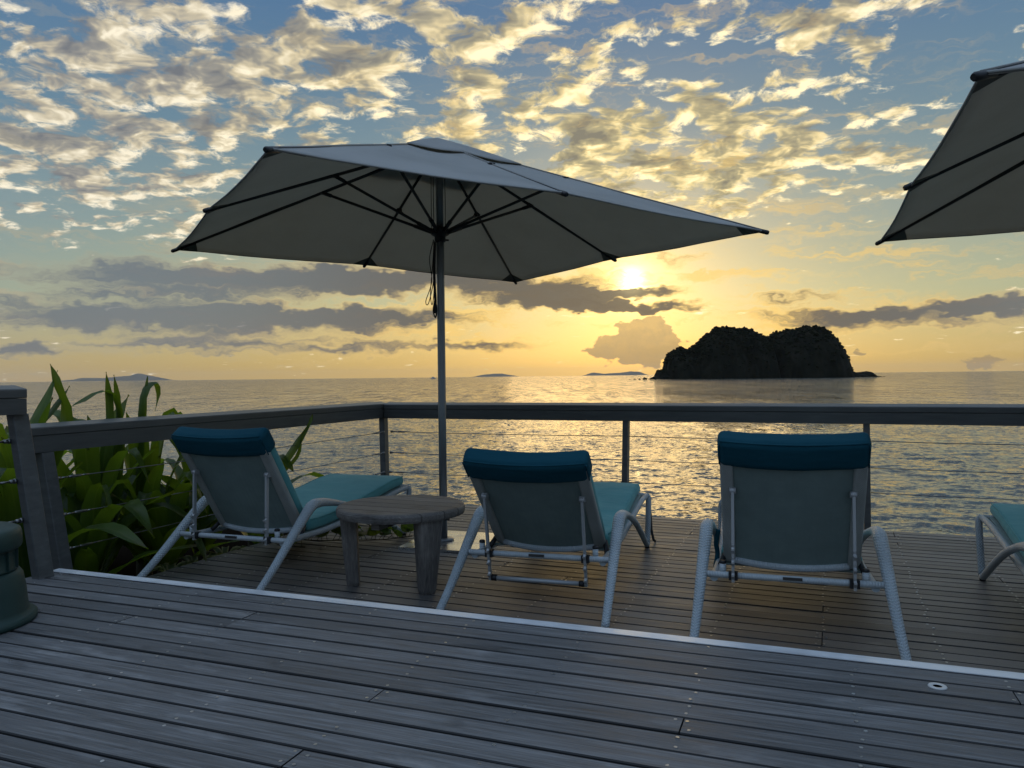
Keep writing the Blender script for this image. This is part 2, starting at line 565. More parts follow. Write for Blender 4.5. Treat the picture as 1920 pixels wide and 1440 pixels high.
m, gg, b = mat('canvas', (0.42, 0.405, 0.37), 0.9, spec=0.15)
v, rr = objco(gg, 0.0)
n1 = gg.noise(v, 1.6, 6.0, 0.65)
gg.put(b.inputs['Base Color'], gg.ramp(n1, [(0.32, (0.42, 0.425, 0.41)), (0.55, (0.50, 0.505, 0.49)), (0.75, (0.54, 0.545, 0.53))]))
wv = gg.m('ADD', gg.noise(v, 4.0, 4.0, 0.5), gg.m('MULTIPLY', gg.noise(v, 420.0, 2.0, 0.5), 0.10))
bump(gg, b, wv, 0.45, 0.025)
tl = gg.new('ShaderNodeBsdfTranslucent'); tl.inputs['Color'].default_value = (0.74, 0.67, 0.54, 1)
mxs = gg.new('ShaderNodeMixShader'); mxs.inputs[0].default_value = 0.36
gg.nt.links.new(b.outputs[0], mxs.inputs[1]); gg.nt.links.new(tl.outputs[0], mxs.inputs[2])
gg.nt.links.new(mxs.outputs[0], m.node_tree.nodes['Material Output'].inputs['Surface'])
mat('canvas_patch', (0.20, 0.185, 0.155), 0.9, spec=0.15)


def weave(name, col, pitch, rough=0.5, strength=0.7, dist=0.003, diag=True):
    m, gg, b = mat(name, col, rough)
    uvn = gg.new('ShaderNodeUVMap'); uvn.uv_map = 'UVMap'
    x, y, _ = gg.sep(uvn.outputs[0])
    k = math.pi / pitch
    if diag:
        a = gg.m('MULTIPLY', gg.m('ADD', x, y), k); c = gg.m('MULTIPLY', gg.m('SUBTRACT', x, y), k)
    else:
        a = gg.m('MULTIPLY', x, k); c = gg.m('MULTIPLY', y, k * 0.35)
    h = gg.m('MULTIPLY', gg.m('ABSOLUTE', gg.m('SINE', a)), gg.m('ABSOLUTE', gg.m('SINE', c)))
    n = gg.noise(objco(gg)[0], 9.0, 5.0, 0.6)
    gg.put(b.inputs['Base Color'], gg.mix(gg.ss(n, 0.35, 0.7), tuple(q * 0.92 for q in col), tuple(min(q * 1.05, 0.9) for q in col)))
    bump(gg, b, h, strength, dist)
    return m


weave('wicker', (0.46, 0.52, 0.545), 0.0165, 0.40, 0.9, 0.005)
weave('wicker_band', (0.40, 0.42, 0.39), 0.010, 0.55, 0.8, 0.004)
weave('wicker_panel', (0.195, 0.26, 0.245), 0.010, 0.6, 0.35, 0.003, diag=False)
weave('wicker_ring', (0.50, 0.55, 0.57), 0.012, 0.42, 0.7, 0.003, diag=False)
m, gg, b = mat('strut_metal', (0.42, 0.43, 0.43), 0.4, 0.3)

m, gg, b = mat('cushion', (0.035, 0.215, 0.265), 0.85, spec=0.2)
v, rr = objco(gg)
n1 = gg.noise(v, 3.5, 5.0, 0.6)
gg.put(b.inputs['Base Color'], gg.ramp(n1, [(0.3, (0.090, 0.300, 0.305)), (0.6, (0.115, 0.355, 0.355)), (0.8, (0.14, 0.39, 0.385))]))
b.inputs['Sheen Weight'].default_value = 0.15
bump(gg, b, gg.m('ADD', gg.noise(gg.vm('MULTIPLY', v, (1.0, 2.2, 1.0)), 5.0, 3.0, 0.5), gg.m('MULTIPLY', gg.noise(v, 300.0, 2.0), 0.04)), 0.35, 0.03)
m, gg, b = mat('cushion_back', (0.007, 0.070, 0.100), 0.85, spec=0.2)
v, rr = objco(gg)
bump(gg, b, gg.noise(gg.vm('MULTIPLY', v, (1.0, 3.0, 3.0)), 4.0, 3.0, 0.5), 0.35, 0.03)
m, gg, b = mat('speaker_green', (0.022, 0.065, 0.055), 0.55)
v, rr = objco(gg)
gg.put(b.inputs['Base Color'], gg.ramp(gg.noise(v, 5.0, 7.0, 0.7), [(0.3, (0.011, 0.033, 0.029)), (0.6, (0.017, 0.049, 0.042)), (0.8, (0.036, 0.062, 0.052))]))
bump(gg, b, gg.noise(v, 160.0, 2.0), 0.2, 0.001)
mat('screw_metal', (0.55, 0.54, 0.52), 0.35, 0.9)
mat('white_plastic', (0.62, 0.62, 0.60), 0.4)


def leaf_mat(name, c0, c1, tr, ribs=True, edge=None):
    m, gg, b = mat(name, c0, 0.4)
    nt = m.node_tree
    uvn = gg.new('ShaderNodeUVMap'); uvn.uv_map = 'UVMap'
    x, y, _ = gg.sep(uvn.outputs[0])
    v, rr = objco(gg)
    n1 = gg.noise(v, 4.0, 5.0, 0.6)
    col = gg.mix(gg.ss(n1, 0.35, 0.65), c0, c1)
    rib = gg.m('ABSOLUTE', gg.m('SINE', gg.m('MULTIPLY', y, 60.0)))
    if ribs:
        col = gg.mix(gg.m('MULTIPLY', rib, 0.18), col, tuple(k * 1.7 for k in c1))
        mid = gg.ss(gg.m('ABSOLUTE', gg.m('SUBTRACT', y, 0.5)), 0.05, 0.015)
        col = gg.mix(gg.m('MULTIPLY', mid, 0.6), col, (0.16, 0.20, 0.05))
        col = gg.mix(gg.ss(x, 0.90, 0.99, 0.0, 0.8), col, (0.07, 0.035, 0.015))          # dry tips
    if edge:
        e = gg.ss(gg.m('ABSOLUTE', gg.m('SUBTRACT', y, 0.5)), 0.26, 0.38)
        col = gg.mix(e, col, edge)
    hs = gg.new('ShaderNodeHueSaturation'); gg.put(hs.inputs['Color'], col)
    gg.put(hs.inputs['Value'], gg.ss(rr, 0.0, 1.0, 0.75, 1.25, 'LINEAR'))
    nt.links.new(hs.outputs[0], b.inputs['Base Color'])
    bump(gg, b, rib, 0.15, 0.002)
    t = gg.new('ShaderNodeBsdfTranslucent'); t.inputs['Color'].default_value = (*tr, 1)
    mx = gg.new('ShaderNodeMixShader'); mx.inputs[0].default_value = 0.5
    nt.links.new(b.outputs[0], mx.inputs[1]); nt.links.new(t.outputs[0], mx.inputs[2])
    nt.links.new(mx.outputs[0], nt.nodes['Material Output'].inputs['Surface'])
    return m


leaf_mat('lily_leaf', (0.035, 0.075, 0.012), (0.060, 0.115, 0.020), (0.21, 0.31, 0.015))
leaf_mat('vine_leaf', (0.035, 0.075, 0.015), (0.06, 0.11, 0.022), (0.20, 0.32, 0.03), ribs=False)
leaf_mat('striped_leaf', (0.05, 0.085, 0.025), (0.07, 0.11, 0.03), (0.25, 0.3, 0.06), ribs=False, edge=(0.42, 0.38, 0.18))
mat('stem', (0.06, 0.05, 0.025), 0.7)

m, gg, b = mat('soil', (0.010, 0.008, 0.006), 0.95, spec=0.0)
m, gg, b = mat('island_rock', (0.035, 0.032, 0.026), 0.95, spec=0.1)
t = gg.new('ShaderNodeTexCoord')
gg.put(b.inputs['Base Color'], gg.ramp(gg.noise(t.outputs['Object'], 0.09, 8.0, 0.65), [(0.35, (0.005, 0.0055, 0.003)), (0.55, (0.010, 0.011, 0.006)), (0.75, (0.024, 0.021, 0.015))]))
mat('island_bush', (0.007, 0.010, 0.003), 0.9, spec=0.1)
mat('far_island', (0.10, 0.105, 0.09), 0.95, spec=0.1)
mat('sand', (0.36, 0.32, 0.25), 0.9)
mat('boat_paint', (0.5, 0.5, 0.5), 0.5)

# sea
m, gg, b = mat('sea_water', (0.050, 0.056, 0.050), 0.06)
b.inputs['IOR'].default_value = 1.40
geo = gg.new('ShaderNodeNewGeometry')
P = geo.outputs['Position']
cdn_ = gg.new('ShaderNodeCameraData') if False else None
# ripples finer than the mesh, as slopes (so they hold up out to the horizon)


def slopes(vec, scale, detail, amp):
    c = gg.noise(vec, scale, detail, 0.62, out='Color', dims='2D')
    return gg.vm('MULTIPLY', gg.vm('SUBTRACT', c, (0.5, 0.5, 0.5)), (amp * 1.2, amp * 1.2, 0.0))


P2d = gg.vm('MULTIPLY', P, (0.62, 1.0, 0.0))
sl1 = slopes(P2d, 6.5, 2.0, 0.60)
sl2 = slopes(P2d, 2.2, 3.0, 0.52)
sl3 = slopes(P2d, 0.20, 3.0, 0.14)
off = gg.ss(gg.vm('LENGTH', P, out=1), 15.0, 200.0, 1.0, 4.2)          # choppier offshore
gust = gg.ss(gg.noise(gg.vm('MULTIPLY', P, (1.0, 0.16, 0.0)), 0.06, 8.0, 0.82, dims='2D'), 0.34, 0.66, 0.25, 1.75, 'LINEAR')
swl = gg.noise(gg.vm('MULTIPLY', P, (0.40, 0.055, 0.0)), 1.0, 5.0, 0.7, dims='2D')
sl4 = gg.xyz(0.0, gg.m('MULTIPLY', gg.m('SUBTRACT', swl, 0.5), gg.ss(gg.vm('LENGTH', P, out=1), 35.0, 130.0, 0.0, 0.42)), 0.0)
tot_s = gg.vm('ADD', gg.vm('ADD', sl1, sl4), gg.vm('ADD', sl2, sl3))
nn_ = gg.vm('NORMALIZE', gg.vm('ADD', geo.outputs['Normal'], gg.vm('SCALE', tot_s, gg.m('MULTIPLY', gust, off))))
gg.nt.links.new(nn_, b.inputs['Normal'])

# ================================================================= the setting
SEA_Z = -2.6


def build_sea():
    rr_ = [6.0]
    while rr_[-1] < 140: rr_.append(rr_[-1] * 1.0066 + 0.0)
    while rr_[-1] < 11000: rr_.append(rr_[-1] * 1.032)
    r = np.array(rr_)
    th = np.concatenate([np.linspace(-88, -41, 50, endpoint=False), np.linspace(-41, 41, 720), np.linspace(41, 88, 51)[1:]])
    th = np.radians(th)
    Rg, Tg = np.meshgrid(r, th, indexing='ij')
    X = Rg * np.sin(Tg); Y = Rg * np.cos(Tg)
    dr = np.gradient(r)[:, None]
    rs = np.random.RandomState(4)
    Z = np.zeros_like(X)
    for i in range(90):
        lam = 0.24 * (1.9 / 0.24) ** rs.rand()
        k = 2 * math.pi / lam
        a = math.radians(195) + rs.randn() * 0.55       # travelling mostly towards the shore
        amp = 0.0058 * lam ** 0.95 / math.sqrt(90 / 24)
        ph = rs.rand() * 6.28
        w = np.clip((lam / dr - 2.5) / 3.0, 0, 1)
        q = k * (X * math.sin(a) + Y * math.cos(a)) + ph
        s_ = np.sin(q)
        Z += amp * w * (s_ + 0.28 * np.cos(2 * q))
    nr, na = X.shape
    co = np.stack([X, Y, Z], -1).reshape(-1, 3)
    idx = np.arange(nr * na).reshape(nr, na)
    f = np.stack([idx[:-1, :-1], idx[:-1, 1:], idx[1:, 1:], idx[1:, :-1]], -1).reshape(-1, 4)
    f = f[:, ::-1]
    me = bpy.data.meshes.new('sea')
    me.vertices.add(len(co)); me.vertices.foreach_set('co', co.ravel())
    me.loops.add(f.size); me.loops.foreach_set('vertex_index', f.ravel())
    me.polygons.add(len(f))
    me.polygons.foreach_set('loop_start', np.arange(len(f)) * 4)
    me.polygons.foreach_set('use_smooth', np.ones(len(f), bool))
    me.update(calc_edges=True)
    me.materials.append(MATS['sea_water'])
    o = link('sea', me, loc=(0, 0, SEA_Z))
    tag(o, kind='structure', label='rippled evening sea stretching to the horizon')


build_sea()


def build_ground():
    mb = MB()
    us = [-14000, -2000, -300, -60, -20, -12] + [-9 + 0.35 * i for i in range(42)] + [8, 14, 40, 300, 2000, 14000]
    vs = [-14000, -2000, -300, -60, -15, -4, 0, 1.5, 2.5, 3.0, 3.5, 4.0, 4.5, 5.0, 5.5, 6.0, 6.5, 7.0, 7.6, 8.4, 9.5]
    pts = []
    for u in us:
        for v in vs:
            left = min(max((-3.7 - u) / 0.5, 0), 1)
            base = -0.75 + left * 0.52
            edge = 5.2 + left * 0.9
            z = base - max(0.0, v - edge) * 1.15
            z += 0.06 * mnoise.noise((u * 1.7, v * 1.7, 0.3))
            pts.append(uv2(u, v, max(z, -4.5)))
    n = len(vs)
    fs = [((i * n + j), ((i + 1) * n + j), ((i + 1) * n + j + 1), (i * n + j + 1)) for i in range(len(us) - 1) for j in range(n - 1)]
    mb.add(pts, fs, None, True)
    o = mb.build('ground', MATS['soil'])
    tag(o, kind='structure', label='dark soil bank under and beside the decks')


build_ground()

PW, PG = 0.0960, 0.0085            # board width and gap
PITCH = PW + PG


def plank_mesh(name, L, mt):
    t, w, c = 0.024, PW / 2, 0.0032
    prof = [(-w, -t), (w, -t), (w, -c), (w - c, 0), (-w + c, 0), (-w, -c)]
    mb = MB()
    mb.prism(prof, lambda p, x: (x, p[0], p[1]), 0.0, L)
    me = mb.mesh(name, MATS[mt])
    me.materials.append(MATS['deck_edge'])            # dirt-dark sides and arrises; the colour also stands in for shade in the gaps
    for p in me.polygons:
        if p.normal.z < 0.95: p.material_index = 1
    return me


def build_deck(name, psi, z, v_far, rows, u0_, u1_, joist0, joist_step, mt, label, seed):
    rg = random.Random(seed)
    root = empty(name, (0, 0, z), -psi)
    tag(root, kind='structure', label=label)
    joists = [joist0 + joist_step * i for i in range(int((u1_ - joist0) / joist_step) + 1)]
    screws = MB()
    for r in range(rows):
        vc = v_far - PITCH * (r + 0.5)
        cuts = [u0_]
        p = joists[rg.randrange(0, 12)]
        while p < u1_ - 0.8:
            if p > u0_ + 0.5: cuts.append(p)
            p += joist_step * rg.choice([8, 9, 10, 11, 12])
        cuts.append(u1_)
        for a, b_ in zip(cuts[:-1], cuts[1:]):
            ga = 0.0015 if a != u0_ else rg.uniform(0, 0.012)
            L = b_ - a - 0.003 - ga
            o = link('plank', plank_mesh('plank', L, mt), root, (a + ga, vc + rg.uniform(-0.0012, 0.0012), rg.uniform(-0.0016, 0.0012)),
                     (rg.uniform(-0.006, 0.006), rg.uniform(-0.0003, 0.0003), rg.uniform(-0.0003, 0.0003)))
        for ju in joists:
            atcut = any(abs(ju - c) < 0.02 for c in cuts[1:-1])
            for du in ((-0.022, 0.022) if atcut else (0.0,)):
                for dv in (-0.027, 0.027):
                    if rg.random() < 0.16: continue
                    cu = ju + du + rg.gauss(0, 0.007); cv = vc + dv + rg.gauss(0, 0.003)
                    rr = 0.0056
                    tx, ty = rg.gauss(0, 0.05), rg.gauss(0, 0.05)
                    zz = rg.choice([0.0016, 0.0012, 0.0004])
                    vs = [(cu + rr * math.cos(k * math.pi / 3), cv + rr * math.sin(k * math.pi / 3), zz + tx * rr * math.cos(k * math.pi / 3) + ty * rr * math.sin(k * math.pi / 3)) for k in range(6)]
                    vs += [(x, y, zq - 0.006) for x, y, zq in vs]
                    screws.add(vs, [(0, 1, 2, 3, 4, 5)] + [(k, 6 + k, 6 + (k + 1) % 6, (k + 1) % 6) for k in range(6)])
    s = screws.build('screws', MATS['screw_metal'], root)
    tag(s, kind='stuff')
    for ju in joists[::1]:
        mb = MB()
        mb.box((ju, v_far - PITCH * rows / 2 - 0.02, -0.024 - 0.061), (0.045, PITCH * rows - 0.08, 0.12))
        mb.build('joist', MATS['joist_wood'], root)
    return root


UP_V = 2.905                        # step edge on the upper deck
UP_Z = 0.215
lower = build_deck('lower_deck', PSI, 0.0, 6.44, 37, -3.88, 5.2, -3.80, 0.47, 'deck_wood_low',
                   'lower timber deck of weathered grey brown boards carrying the loungers', 5)
upper = build_deck('upper_deck', PSU, UP_Z, UP_V - 0.054, 34, -3.66, 4.6, -3.55, 0.46, 'deck_wood',
                   'upper timber deck of weathered blue grey boards in the foreground', 8)
mb = MB()
prof = [(-0.054, 0.0), (-0.054, 0.003), (0.0, 0.004), (0.004, 0.002), (0.004, -0.045), (0.001, -0.045), (0.001, 0.0)]
mb.prism(prof, lambda p, x: (x, UP_V + p[0] + 0.001, p[1]), -3.665, 4.6)
mb.build('edge_strip', MATS['aluminium'], upper)
for k in range(2):
    mb = MB()
    mb.box((0.47, UP_V - 0.02, -0.024 - 0.055 - k * 0.085), (8.2, 0.022, 0.08), ch=0.003)
    mb.build('riser_board', MATS['deck_wood'], upper)
mb = MB()
mb.box((0.66, 6.455, -0.10), (9.1, 0.024, 0.15), ch=0.003)
mb.build('fascia_board', MATS['deck_wood_low'], lower)
# small round light let into the upper deck
fl = MB()
fl.lathe([(0.013, 0.0005), (0.014, 0.004), (0.026, 0.004), (0.028, 0.0005)], 24)
P_ = (1.319, 2.39)
lu = P_[0] * math.cos(PSU) - P_[1] * math.sin(PSU); lv = P_[0] * math.sin(PSU) + P_[1] * math.cos(PSU)
fo = fl.build('floor_light', MATS['white_plastic'], upper, (lu, lv, 0.0))
fo['label'] = 'small white ring light let into a board'
fl = MB(); fl.lathe([(0.0, 0.0022), (0.013, 0.0022)], 20)
fl.build('lens', MATS['black_plastic'], fo)

# ---------------------------------------------------------------- railings
RAIL_T, RAIL_B = 0.935, 0.795


def rail_beam(parent, p0, p1, inward, zt, zb, w=0.10, split=True):
    """two stacked timbers from p0 to p1 (inner face line), body lying outward."""
    p0, p1 = Vector(p0), Vector(p1)
    d = (p1 - p0).normalized(); n = -Vector(inward).normalized()
    L = (p1 - p0).length
    M3 = Matrix((d, n, Vector((0, 0, 1)))).transposed()
    zs = zt - 0.048
    hr = None
    for nm, prof in (('handrail', [(0.004, 0.0), (w - 0.004, 0.0), (w, 0.004), (w, zt - zs + 0.016), (w - 0.006, zt - zs + 0.018), (0.005, zt - zs), (0.0, zt - zs - 0.006), (0.0, 0.004)]),
                     ('lower_rail', [(0.003, zb - zs), (w - 0.003, zb - zs), (w - 0.003, -0.0015), (0.003, -0.0015)])):
        mb = MB()
        mb.prism(prof, lambda p, x: (x, p[0], p[1]), 0.0, L)
        o = mb.build(nm, MATS['rail_paint'], parent)
        o.matrix_local = Matrix.Translation(Vector((p0.x, p0.y, zs))) @ M3.to_4x4()


def post(parent, foot, top, sx, sy, rz):
    """square post from foot to top, sheared so its section stays level."""
    foot, top = Vector(foot), Vector(top)
    c, s = math.cos(rz), math.sin(rz)
    q = [(-sx / 2, -sy / 2), (sx / 2, -sy / 2), (sx / 2, sy / 2), (-sx / 2, sy / 2)]
    ch = 0.004
    prof = []
    for (x, y), (ax, ay) in zip(q, [(1, 1), (-1, 1), (-1, -1), (1, -1)]):
        a, b_ = (x + ax * ch, y), (x, y + ay * ch)
        prof += ([b_, a] if (ax * ay) > 0 else [a, b_])
    mb = MB()
    mb.prism(prof, lambda p, t: foot + (top - foot) * t + Vector((p[0] * c - p[1] * s, p[0] * s + p[1] * c, 0)), 0.0, 1.0)
    return mb.build('post', MATS['rail_paint'], parent)


def cable(parent, a, b_, f0=True, f1=True, r=0.0034):
    a, b_ = Vector(a), Vector(b_)
    d = (b_ - a).normalized()
    mid = (a + b_) / 2 - Vector((0, 0, 0.006))
    mb = MB(); mb.tube(spline([a, (a + mid) / 2 - Vector((0, 0, 0.002)), mid, (mid + b_) / 2 - Vector((0, 0, 0.002)), b_], 3), r, 6)
    cb = mb.build('cable', MATS['steel'], parent)
    for on, e, s in ((f0, a, 1), (f1, b_, -1)):
        if not on: continue
        q = d * s
        mb = MB()
        mb.tube([e, e + q * 0.012], 0.013, 10)                       # washer and nut
        mb.tube([e + q * 0.008, e + q * 0.03, e + q * 0.034], [0.010, 0.010, 0.006], 8)
        mb.tube([e + q * 0.03, e + q * 0.085], 0.0055, 8)
        mb.tube([e + q * 0.080, e + q * 0.09, e + q * 0.16, e + q * 0.168], [0.006, 0.009, 0.008, 0.005], 8)   # turnbuckle body
        mb.tube([e + q * 0.165, e + q * 0.215], 0.0048, 8)
        mb.build('cable_fitting', MATS['steel'], cb)


CZ = (0.66, 0.452, 0.26)
FV = 6.60                           # inner face of the sea-side rail
LU = -4.13                          # inner face of the left rail
far = empty('sea_railing', uv2(0.3, 6.5))
tag(far, 'grey timber and wire railing along the sea edge of the deck, dark against the water', 'railing')
far.rotation_euler = (0, 0, -PSI)


def L_far(u, v, z=0.0): return Vector((u - 0.3, v - 6.5, z))


rail_beam(far, L_far(LU + 0.003, FV), L_far(5.6, FV), (0, -1, 0), RAIL_T, RAIL_B)
far_posts = [(-1.668, 0.0), (0.262, 0.0), (2.2, 0.0), (4.1, 0.0)]
for u, _ in far_posts:
    post(far, L_far(u, 6.535, -0.45), L_far(u, 6.66, RAIL_B - 0.001), 0.048, 0.085, 0.0)
ends = [LU + 0.03] + [u for u, _ in far_posts] + [5.6]
for z in CZ:
    for i, (a, b_) in enumerate(zip(ends[:-1], ends[1:])):
        va = 6.535 + 0.125 * (z + 0.45) / 1.245
        cable(far, L_far(a + 0.028, va, z), L_far(b_ - 0.025, va, z), i == 0, False)

lf = empty('side_railing', uv2(LU, 4.6))
tag(lf, 'grey timber and wire railing on the left, running past the strap-leaved plants', 'railing')
lf.rotation_euler = (0, 0, -PSI)


def L_lf(u, v, z=0.0): return Vector((u - LU, v - 4.6, z))


rail_beam(lf, L_lf(LU, 2.90), L_lf(LU, FV + 0.10), (1, 0, 0), RAIL_T + 0.006, RAIL_B + 0.002)
post(lf, L_lf(-3.945, 3.03, -0.25), L_lf(-4.165, 3.03, RAIL_B), 0.085, 0.075, 0.0)
post(lf, L_lf(-4.075, 6.545, -0.45), L_lf(-4.165, 6.655, RAIL_B), 0.062, 0.075, 0.0)
for z in CZ:
    t = (z + 0.25) / 1.05
    cable(lf, L_lf(-3.99 - 0.22 * (t - 0.25), 3.075, z - 0.02), L_lf(-4.105, 6.565, z), True, True)

nr = empty('step_railing', uv2(-3.75, 2.6, UP_Z, PSI))
nr.rotation_euler = (0, 0, -PSI)
tag(nr, 'higher grey railing end on the upper deck at the left edge of view', 'railing')


def L_nr(u, v, z=0.0): return Vector((u + 3.75, v - 2.6, z - UP_Z))


rail_beam(nr, L_nr(-3.775, -1.5), L_nr(-3.775, 2.665), (1, 0, 0), 1.165 - UP_Z, 1.035 - UP_Z)
post(nr, L_nr(-3.665, 2.655, UP_Z + 0.001), L_nr(-3.835, 2.655, 1.035), 0.055, 0.085, 0.0)
post(nr, L_nr(-3.665, 0.6, UP_Z + 0.001), L_nr(-3.835, 0.6, 1.035), 0.055, 0.085, 0.0)
for z in (0.90, 0.70, 0.505):
    t = (z - UP_Z) / 0.82
    cable(nr, L_nr(-3.69 - 0.17 * t, 0.645, z), L_nr(-3.69 - 0.17 * t, 2.61, z), True, True)

# ---------------------------------------------------------------- islands
SIL = [(118, 0.2), (122.4, 0.7), (123.0, 6.7), (130.1, 7.4), (130.7, 15.8), (134.0, 21.7), (143.2, 26.5), (150.8, 24.7), (155.1, 27.9), (161.7, 34.4), (167.1, 38.6), (173.6, 42.9), (182.3, 43.8), (188.2, 40.5), (191.4, 41.6), (194.1, 40.2), (197.4, 42.6), (202.8, 38.8), (204.9, 37.1), (210.6, 36.2), (212.6, 33.0), (214.1, 27.5), (215.6, 32.5), (217.6, 35.2), (223.3, 38.5), (233.0, 40.6), (241.7, 41.0), (249.3, 43.1), (259.0, 42.5), (264.4, 38.1), (268.7, 34.2), (270.8, 30.4), (274.0, 25.0), (277.2, 17.4), (279.3, 9.8), (280.4, 6.0), (285.8, 6.0), (287.9, 3.8), (294.4, 4.2), (300.4, 5.0), (302.0, 2.0), (305.2, 0.9), (309, 0.2)]


def interp(tab, x):
    if x <= tab[0][0]: return tab[0][1]
    for (a, p), (b_, q) in zip(tab[:-1], tab[1:]):
        if x <= b_: return p + (q - p) * (x - a) / (b_ - a)
    return tab[-1][1]


def build_island():
    x0, x1, nx, ny = 117.0, 310.0, 330, 60
    mb = MB()
    rg = random.Random(3)
    bush = MB()

    def surf(x, t):
        h = interp(SIL, x)
        dep = 14 + 0.9 * h
        y = 650 + t * dep
        pr = max(0.0, 1 - abs(t) ** 2.6)
        nz = mnoise.fractal((x * 0.055, y * 0.055, 1.0), 1.0, 2.0, 6)
        nz2 = mnoise.fractal((x * 0.25, y * 0.25, 7.0), 1.0, 2.0, 4)
        k = h * pr * (1 - 0.18 * abs(nz)) + nz2 * min(1.5, h * 0.06)
        if abs(t) > 0.995: k = -1.0
        return Vector((x + nz * 2.0 * min(1, h / 20), y + nz * 4.0, k))
    mb.grid(lambda a, b_: surf(x0 + (x1 - x0) * a, -1 + 2 * b_), nx, ny, True)
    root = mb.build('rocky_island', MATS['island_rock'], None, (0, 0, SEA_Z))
    tag(root, kind='structure', label='steep dark twin-humped rocky island out at sea')
    ico = [(0, 0, 1), (0.894, 0, 0.447), (0.276, 0.851, 0.447), (-0.724, 0.526, 0.447), (-0.724, -0.526, 0.447), (0.276, -0.851, 0.447),
           (0.724, 0.526, -0.447), (-0.276, 0.851, -0.447), (-0.894, 0, -0.447), (-0.276, -0.851, -0.447), (0.724, -0.526, -0.447), (0, 0, -1)]
    icf = [(0, 1, 2), (0, 2, 3), (0, 3, 4), (0, 4, 5), (0, 5, 1), (1, 6, 2), (2, 7, 3), (3, 8, 4), (4, 9, 5), (5, 10, 1), (2, 6, 7), (3, 7, 8), (4, 8, 9), (5, 9, 10), (1, 10, 6), (6, 11, 7), (7, 11, 8), (8, 11, 9), (9, 11, 10), (10, 11, 6)]
    for i in range(4200):
        x = rg.uniform(124, 285); t = rg.triangular(-1, 0.6, -0.1)
        p = surf(x, t)
        if p.z < 5 or rg.random() < 0.15: continue
        s = rg.uniform(0.5, 1.5) * (1.5 if rg.random() < 0.08 else 1)
        bush.add([p + Vector((a * s * rg.uniform(0.6, 1.3), b_ * s * rg.uniform(0.6, 1.3), 0.25 * s + c * s * rg.uniform(0.4, 1.0))) for a, b_, c in ico], icf)
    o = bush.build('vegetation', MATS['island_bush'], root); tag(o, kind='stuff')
    sd_ = MB()
    sd_.grid(lambda a, b_: Vector((168 + 62 * a, 624.5 + 3.0 * math.cos(a * 3.1) - 6 + (4 + 6 * math.sin(a * math.pi)) * b_ * 1.6, -0.1 + 0.85 * b_ * math.sin(a * math.pi) ** 0.5 + 0.05)), 30, 4)
    sd_.build('beach', MATS['sand'], root)
    for i, (x, y, s) in enumerate([(112, 648, 1.6), (116, 640, 1.4), (119, 645, 2.4), (108, 650, 0.9), (104, 650, 0.7), (100, 652, 0.5), (290, 640, 3.0), (299, 646, 3.6), (296, 640, 2.2), (306, 648, 1.5), (312, 650, 0.7), (221, 616, 0.8), (229, 617, 0.6), (286, 636, 3.0), (128, 634, 3.4), (316, 652, 0.5)]):
        mb = MB()
        mb.add([Vector((a * s * rg.uniform(0.9, 1.7), b_ * s, c * s * rg.uniform(0.6, 1.1))) for a, b_, c in ico], icf)
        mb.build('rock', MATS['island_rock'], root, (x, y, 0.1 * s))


build_island()


def far_island(prof, Y, label):
    k_ = 18000.0 / Y; Y = 18000.0
    prof = [(x * k_, h * k_) for x, h in prof]
    x0, x1 = prof[0][0], prof[-1][0]
    prof = [(x, max(h - prof[0][1] * 0.3, 4)) for x, h in prof]

    def fn(a, b_):
        x = x0 + (x1 - x0) * a; t = -1 + 2 * b_
        h = interp(prof, x) * min(1, a * 9, (1 - a) * 9)
        h *= 1 + 0.10 * mnoise.fractal((x * 0.02, t, 2.0), 1.0, 2.0, 4)
        return Vector((x, Y + t * 600, h * (1 - abs(t) ** 2.2) - (1 if abs(t) > 0.99 else 0)))
    mb = MB(); mb.grid(fn, 110, 14)
    o = mb.build('far_island', MATS['far_island'], None, (0, 0, SEA_Z))
    tag(o, kind='structure', label=label)


far_island([(-5300, 4), (-5218, 16), (-5061, 22), (-4998, 40), (-4780, 34), (-4592, 50), (-4436, 61), (-4360, 84), (-4279, 61), (-4186, 41), (-4061, 15), (-3990, 4)], 9000, 'pale hilly island far off on the left horizon')
far_island([(-440, 4), (-412, 8), (-323, 23), (-205, 33), (-117, 35), (-28, 19), (60, 7), (90, 3)], 8500, 'small low island on the horizon right of the parasol pole')
far_island([(780, 4), (798, 10), (916, 36), (1034, 19), (1093, 25), (1211, 29), (1329, 43), (1418, 39), (1506, 8), (1530, 3)], 8600, 'low far island on the horizon just left of the rocky island')

# a tiny boat out on the water
bt = empty('motor_boat', (-205, 2000, SEA_Z + 0.0))
tag(bt, 'tiny far boat on the horizon just left of the parasol pole', 'boat')
mb = MB()
mb.prism([(-7, 0.0), (6, 0.0), (9, 2.4), (-7.4, 2.0)], lambda p, t: (p[0], t, p[1]), -1.6, 1.6)
mb.build('hull', MATS['boat_paint'], bt)
mb = MB()
mb.prism([(-4, 2.1), (4, 2.2), (2.6, 4.6), (-3.6, 4.6)], lambda p, t: (p[0], t, p[1]), -1.2, 1.2)
mb.build('cabin', MATS['boat_paint'], bt)

# ================================================================= parasols


